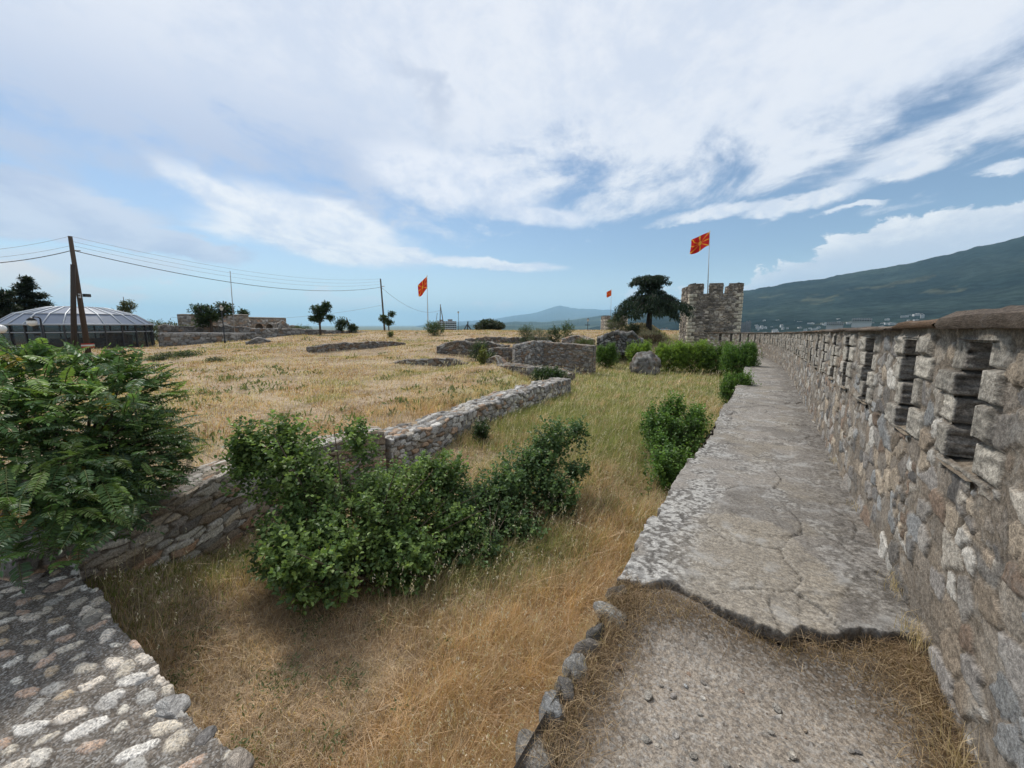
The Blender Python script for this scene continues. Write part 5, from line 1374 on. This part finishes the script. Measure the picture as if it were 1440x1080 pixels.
    for q in range(5):
        p = t - np.array([0, 0, 1.]) * (q * .020 * hh[:, None] * 2) + g.normal(size=(m, 3)) * .008 - ln * (q * .015)
        leaves(mb, p, np.array([0, 0, -1.]) + ln * .7 + g.normal(size=(m, 3)) * .45, g.normal(size=(m, 3)), g.uniform(.018, .034, m) + DD * .0011, .006 + DD * .0006, np.array((.72, .65, .52)) * g.uniform(.8, 1.15, (m, 1)), simple=True)
    o = mb.build('oat_grass', M['grass'], smooth=False); tag(o, kind='stuff')
    # small green weeds on the worn floor of the yard
    mb = MB()
    for cx, cy, r, n_ in [(-3.5, 1.55, .30, 240), (-3.0, 1.9, .22, 130), (-2.65, 1.5, .2, 90), (-3.9, 2.1, .25, 150), (-2.3, 2.0, .16, 60), (-4.6, 1.3, .3, 150), (-3.3, 2.5, .2, 90), (-2.5, 2.7, .2, 70), (-4.2, 1.0, .22, 130), (-3.1, 1.05, .22, 160), (-2.7, .98, .15, 90)]:
        p = np.stack([cx + g.normal(size=n_) * r * .5, cy + g.normal(size=n_) * r * .5, np.zeros(n_)], 1); p[:, 2] = ground_z(p[:, 0], p[:, 1]) + g.uniform(0, .10, n_)
        leaves(mb, p, rdir(g, n_, .6), rdir(g, n_, 1.), g.uniform(.03, .065, n_), g.uniform(.008, .016, n_), np.array([(.13, .17, .08), (.16, .20, .10), (.10, .14, .06)])[g.integers(0, 3, n_)] * g.uniform(.8, 1.2, (n_, 1)), simple=True)
    for i in range(420):                       # low weeds speckled over the field
        D_ = 8 * (48 / 8.) ** g.random(); a_ = R(g.uniform(-86, -26)); cx, cy = D_ * math.sin(a_), D_ * math.cos(a_)
        if cx > edge_x(cy) - .5 or fbm(np.array([cx * .25]), np.array([cy * .25]), 0, 3, 508)[0] < .46: continue
        n_ = 16; r = g.uniform(.12, .4) * (1 + D_ / 40); p = np.stack([cx + g.normal(size=n_) * r * .5, cy + g.normal(size=n_) * r * .5, np.zeros(n_)], 1); p[:, 2] = ground_z(p[:, 0], p[:, 1])
        leaves(mb, p, rdir(g, n_, .9), rdir(g, n_, .5), g.uniform(.10, .22, n_) , g.uniform(.02, .04, n_) * (1 + D_ / 20), np.array([(.13, .17, .07), (.17, .20, .09), (.10, .13, .05), (.16, .15, .07)])[g.integers(0, 4, n_)] * g.uniform(.8, 1.2, (n_, 1)), simple=True)
    o = mb.build('green_weeds', M['leaf'], smooth=False); tag(o, kind='stuff')
    # dry litter on the gravel: along the broken slab, the edge stones and the foot of the parapet
    mb = MB(); m = 9000
    s = g.random(m); kind = g.random(m)
    bx = lerp(-.72, .80, s); by = np.interp(bx, [-.75, -.46, .06, .29, .54, .8], [2.34, 2.47, 2.39, 2.48, 2.62, 2.74]) - np.abs(g.normal(size=m)) * np.interp(bx, [-.75, -.3, 0, .4, .8], [.34, .12, .045, .10, .26])
    s_ok = g.random(m) < np.interp(bx, [-.75, -.35, -.1, .25, .5, .8], [1, .55, .12, .2, .7, 1])
    ex = .81 - np.abs(g.normal(size=m)) * .10; ey = 1.0 + 1.8 * g.random(m) ** .7
    fx_ = -.70 + np.abs(g.normal(size=m)) * .10; fy = 1.2 + 1.2 * g.random(m)
    kind = np.where((kind < .45) & ~s_ok, .9 - .4 * g.random(m), kind)
    x = np.where(kind < .45, bx, np.where(kind < .72, ex, fx_)); y = np.where(kind < .45, by, np.where(kind < .72, ey, fy))
    z = -.125 + .035 * sst(-x, -.1, .4) * sst(y, 1.9, 2.4) + .050 * sst(y, 1.95, 2.35); P = np.stack([x, y, z], 1)
    C = np.array([(.38, .27, .16), (.27, .185, .11), (.50, .38, .24), (.16, .11, .07)])[g.integers(0, 4, m)] * g.uniform(.7, 1.2, (m, 1))
    blades(mb, P, g.uniform(.03, .12, m), np.full(m, .0013), C, g, 1.3, wind=(0, 0))
    tuft = [(.77, 2.05, 150, .22), (.79, 1.7, 110, .16), (.80, 2.75, 110, .13), (.80, 3.25, 60, .12), (.79, 2.35, 90, .16), (-.66, 2.30, 200, .13), (-.68, 1.95, 140, .14), (-.55, 2.36, 140, .10), (.81, 4.6, 40, .08), (.81, 6.1, 40, .08), (.79, 1.35, 90, .14), (-.70, 1.6, 90, .12)]
    for tx, ty, n_, hh in tuft:
        p = np.stack([tx + g.normal(size=n_) * .035, ty + g.normal(size=n_) * .07, np.full(n_, -.13 if ty < 2.5 else -.01)], 1)
        blades(mb, p, hh * g.uniform(.5, 1.2, n_), np.full(n_, .0014), np.array((.58, .45, .28)) * g.uniform(.7, 1.2, (n_, 1)), g, .55, wind=(0, 0))
    o = mb.build('dry_litter', M['grass'], smooth=False); tag(o, kind='stuff')
    # loose pebbles
    mb = MB()
    for i in range(260):
        x = g.uniform(-.62, .74); y = g.uniform(.75, 2.42); r = .004 + .016 * g.random() ** 4
        rock_mesh(mb, (x, y, -.128 + r * .3), (r * 1.3, r, r * .6), 600 + i, STONES[g.integers(0, 10)] * 1.6, 2)
    for px, py, r in [(1092, 996, .020), (975, 1062, .016), (912, 978, .026), (951, 908, .022), (1022, 1076, .016), (909, 1040, .02), (1085, 1030, .012), (985, 1005, .012)]:
        p = at(px, py, -.12); rock_mesh(mb, p, (r * 1.3, r, r * .55), int(px), (.40, .375, .34), 3)
    o = mb.build('pebbles', M['strata'], smooth=False); tag(o, kind='stuff')


grass()


# ------------------------------------------------------------------ hills, mountain, city
def slope(name, azs, els, r_ridge, r0, r1, zb, matn, c0, c1, seed, nr=110, naz=420, gul=.12, rel=1.0):
    az = np.linspace(azs[0], azs[-1], naz); e = np.interp(az, azs, els)
    e = e + (fbm(az * .9, az * 0, 0, 5, seed) - .5) * .35 * rel + (fbm(az * 6, az * 0, 0, 3, seed + 9) - .5) * .07
    zr = H + r_ridge * np.tan(np.radians(e)); t = np.concatenate([np.linspace(0, 1, nr), np.linspace(1, 1.6, 24)[1:]])
    A, Tm = np.meshgrid(az, t, indexing='ij'); Rr = r0 + (r_ridge - r0) * Tm
    prof = np.where(Tm <= 1, .30 * Tm + .70 * Tm ** 1.9, 1 - (Tm - 1) * 1.5)
    X = Rr * np.sin(np.radians(A)); Y = Rr * np.cos(np.radians(A)); s = 1 / (r_ridge * .16)
    gl = 1 - np.abs(fbm(X * s, Y * s, 0, 6, seed + 3) * 2 - 1) * 2
    Z = zb + (zr[:, None] - zb) * prof * (1 + gul * gl * np.sin(np.clip(Tm, 0, 1) * math.pi)) 
    n = fbm(X * s * 2.2, Y * s * 2.2, 0, 5, seed + 4)
    C = lerp(np.array(c0), np.array(c1), sst(n, .35, .65)[..., None])
    clear = sst(fbm(X * s * 3.1, Y * s * 3.1, 0, 5, seed + 6), .70, .74) * (Tm < .75)
    C = lerp(C, np.array((.16, .15, .09)), .3 * clear[..., None])
    o = MB().grid(np.stack([X, Y, Z], -1)[:, ::-1] if False else np.stack([X, Y, Z], -1), C).build(name, M[matn]); tag(o, kind='structure')
    return o


slope('mountain', [-25, -21, -17.5, -14, -9.7, -3.3, 2, 7.4, 12.5, 18.3, 24, 32, 45, 62, 80], [-1.2, -.3, .55, 1.5, 2.6, 4.15, 4.85, 5.5, 6.3, 7.6, 8.6, 9.6, 9., 6, 3], 4600, 900, 0, -62, 'forest', (.017, .029, .033), (.031, .046, .046), 700, gul=.10, naz=700)
slope('distant_mountain', [-46, -42, -37, -34.5, -32, -29, -27.3, -25.9, -24.4, -22, -19.5, -15, -10], [-.1, .35, .7, .95, 1.35, 1.75, 2.35, 2.75, 2.4, 2.2, 2.1, 1.9, 1.4], 26000, 14000, 0, -62, 'hills', (.030, .045, .060), (.050, .062, .066), 720, gul=.06, rel=.45)
slope('hills', [-46, -40, -36, -32, -28, -24, -20, -17, -12], [-.5, -.1, .25, .45, .4, .75, 1.3, 1.5, 1.2], 9500, 4500, 0, -62, 'hills', (.030, .045, .040), (.062, .075, .055), 740, gul=.10, rel=.6)
# pale quarry cut on the far hillside
pq = atd(842, 455, 8200)


def city():
    g = np.random.default_rng(800); spots = []
    for i in range(250):
        az = g.uniform(-13, 13); r = g.uniform(1000, 2100); spots.append((az, r))
    proto = []
    for kx in range(4):
        w, dp, h = [(26, 14, 18), (18, 14, 26), (40, 14, 14), (22, 18, 11)][kx]
        root = thing('city_building', (0, 0, 0), 'small pale building among trees in the hazy city below the mountain', 'building', 'far city buildings below the mountain')
        b = MB().box((0, 0, h / 2), (w, dp, h), 0, (.62, .60, .57)); b.box((w * .2, 0, h + 1.3), (w * .25, dp * .5, 2.6), 0, (.5, .48, .46)); b.box((0, 0, h + .25), (w + .8, dp + .8, .5), 0, (.42, .30, .24) if kx == 3 else (.55, .54, .52)); b.build('walls', M['paint'], root, smooth=False)
        wb = MB(); nf = max(2, int(h / 3.2))
        for q in range(nf):
            for sgn in (-1, 1): wb.box((0, sgn * dp / 2, 1.8 + q * (h / nf)), (w * .88, .3, 1.4), 0, (.07, .08, .09))
        wb.build('windows', M['pane'], root, smooth=False); proto.append(root)
    for i, (az, r) in enumerate(spots):
        k = i % 4; src = proto[k]
        if i < 4: o = src
        else:
            o = src.copy(); col.objects.link(o)
            for ch in [c for c in src.children]:
                c = ch.copy(); col.objects.link(c); c.parent = o
        a = R(az); x, y = r * math.sin(a), r * math.cos(a)
        t = (r - 900) / 3700; e_ = np.interp(az, [-20, -14, -9.7, -3.3, 2, 7.4, 12.5, 18.3], [.6, 1.5, 2.6, 4.15, 4.85, 5.5, 6.3, 7.6]); zr = H + 4600 * math.tan(R(e_))
        o.location = (x, y, -62 + (zr + 62) * (.30 * t + .70 * t ** 1.9) - 2); o.rotation_euler = (0, 0, g.uniform(-.6, .6)); s = g.uniform(.25, .55); o.scale = (s, s, s)


city()


def block(label, px0, px1, pt, pb, D, nfl, seed, body, pent=True, name='apartment_block'):
    a = atd(px0, pb, D); b = atd(px1, pb, D); w = np.linalg.norm((b - a)[:2]); zt = atd((px0 + px1) / 2, pt, D)[2]; zb = a[2] - 10
    ang = math.atan2((b - a)[1], (b - a)[0]); c = (a + b) / 2; h = zt - zb; fh = (zt - a[2]) / nfl
    root = thing(name, (c[0], c[1], zb), label, 'building')
    L = lambda x, y, z: (c[0] + x * math.cos(ang) - y * math.sin(ang), c[1] + x * math.sin(ang) + y * math.cos(ang), z)
    m = MB().box(L(0, w * .25, zb + h / 2), (w, w * .5, h), ang, body); m.build('walls', M['paint'], root, smooth=False)
    for q in range(nfl):
        wb = MB(); n = max(4, int(w / (fh * 1.1)))
        for j in range(n): wb.box(L(-w / 2 + w * (j + .5) / n, -.02 * w, zt - fh * (q + .5)), (w / n * .74, .03 * w, fh * .45), ang, (.04, .045, .05))
        wb.build('window_row', M['pane'], root, smooth=False)
        MB().box(L(0, -.045 * w, zt - fh * (q + .92)), (w * 1.01, .05 * w, fh * .28), ang, np.asarray(body) * 1.08).build('balcony', M['paint'], root, smooth=False)
    if pent:
        r = MB().box(L(-w * .28, w * .2, zt + fh * .4), (w * .2, w * .2, fh * .8), ang, (.2, .18, .17)).box(L(w * .18, w * .2, zt + fh * .5), (w * .24, w * .2, fh), ang, (.2, .18, .17)); r.build('roof_house', M['paint'], root, smooth=False)
    return root


block('white flat block with dark window bands on the skyline behind the field', 615, 642, 451.5, 467, 330, 6, 1, (.66, .66, .66))
block('grey twin tower block just right of the stone tower', 1040.5, 1048, 454.5, 469, 780, 9, 2, (.30, .30, .32))
block('slightly taller grey tower block joined to its twin near the stone tower', 1047.5, 1055, 452.5, 469, 790, 10, 3, (.34, .34, .36))
block('white city block glimpsed under the cedar branches', 928, 941, 463, 472, 600, 4, 4, (.62, .62, .62))
block('pale low city hall-like block above the parapet at the right of the city', 1198, 1226, 447.5, 452, 900, 2, 5, (.42, .42, .42), False)
block('long pale city block above the parapet left of the hall-like one', 1162, 1186, 453, 457, 950, 2, 6, (.42, .41, .40), False)

# ------------------------------------------------------------------ air
hz = MB().box((0, 0, 700), (84000, 84000, 1530), 0, (.5, .5, .5)).build('haze', bpy.data.materials.new('air'), smooth=False)
tag(hz, kind='stuff')
hm = hz.data.materials[0]; hm.use_nodes = True; hn = hm.node_tree; hn.nodes.clear()
pv = hn.nodes.new('ShaderNodeVolumePrincipled'); pv.inputs['Color'].default_value = (.50, .79, 1.0, 1); pv.inputs['Density'].default_value = 4.9e-5; pv.inputs['Anisotropy'].default_value = 0.
hn.links.new(pv.outputs[0], hn.nodes.new('ShaderNodeOutputMaterial').inputs['Volume'])
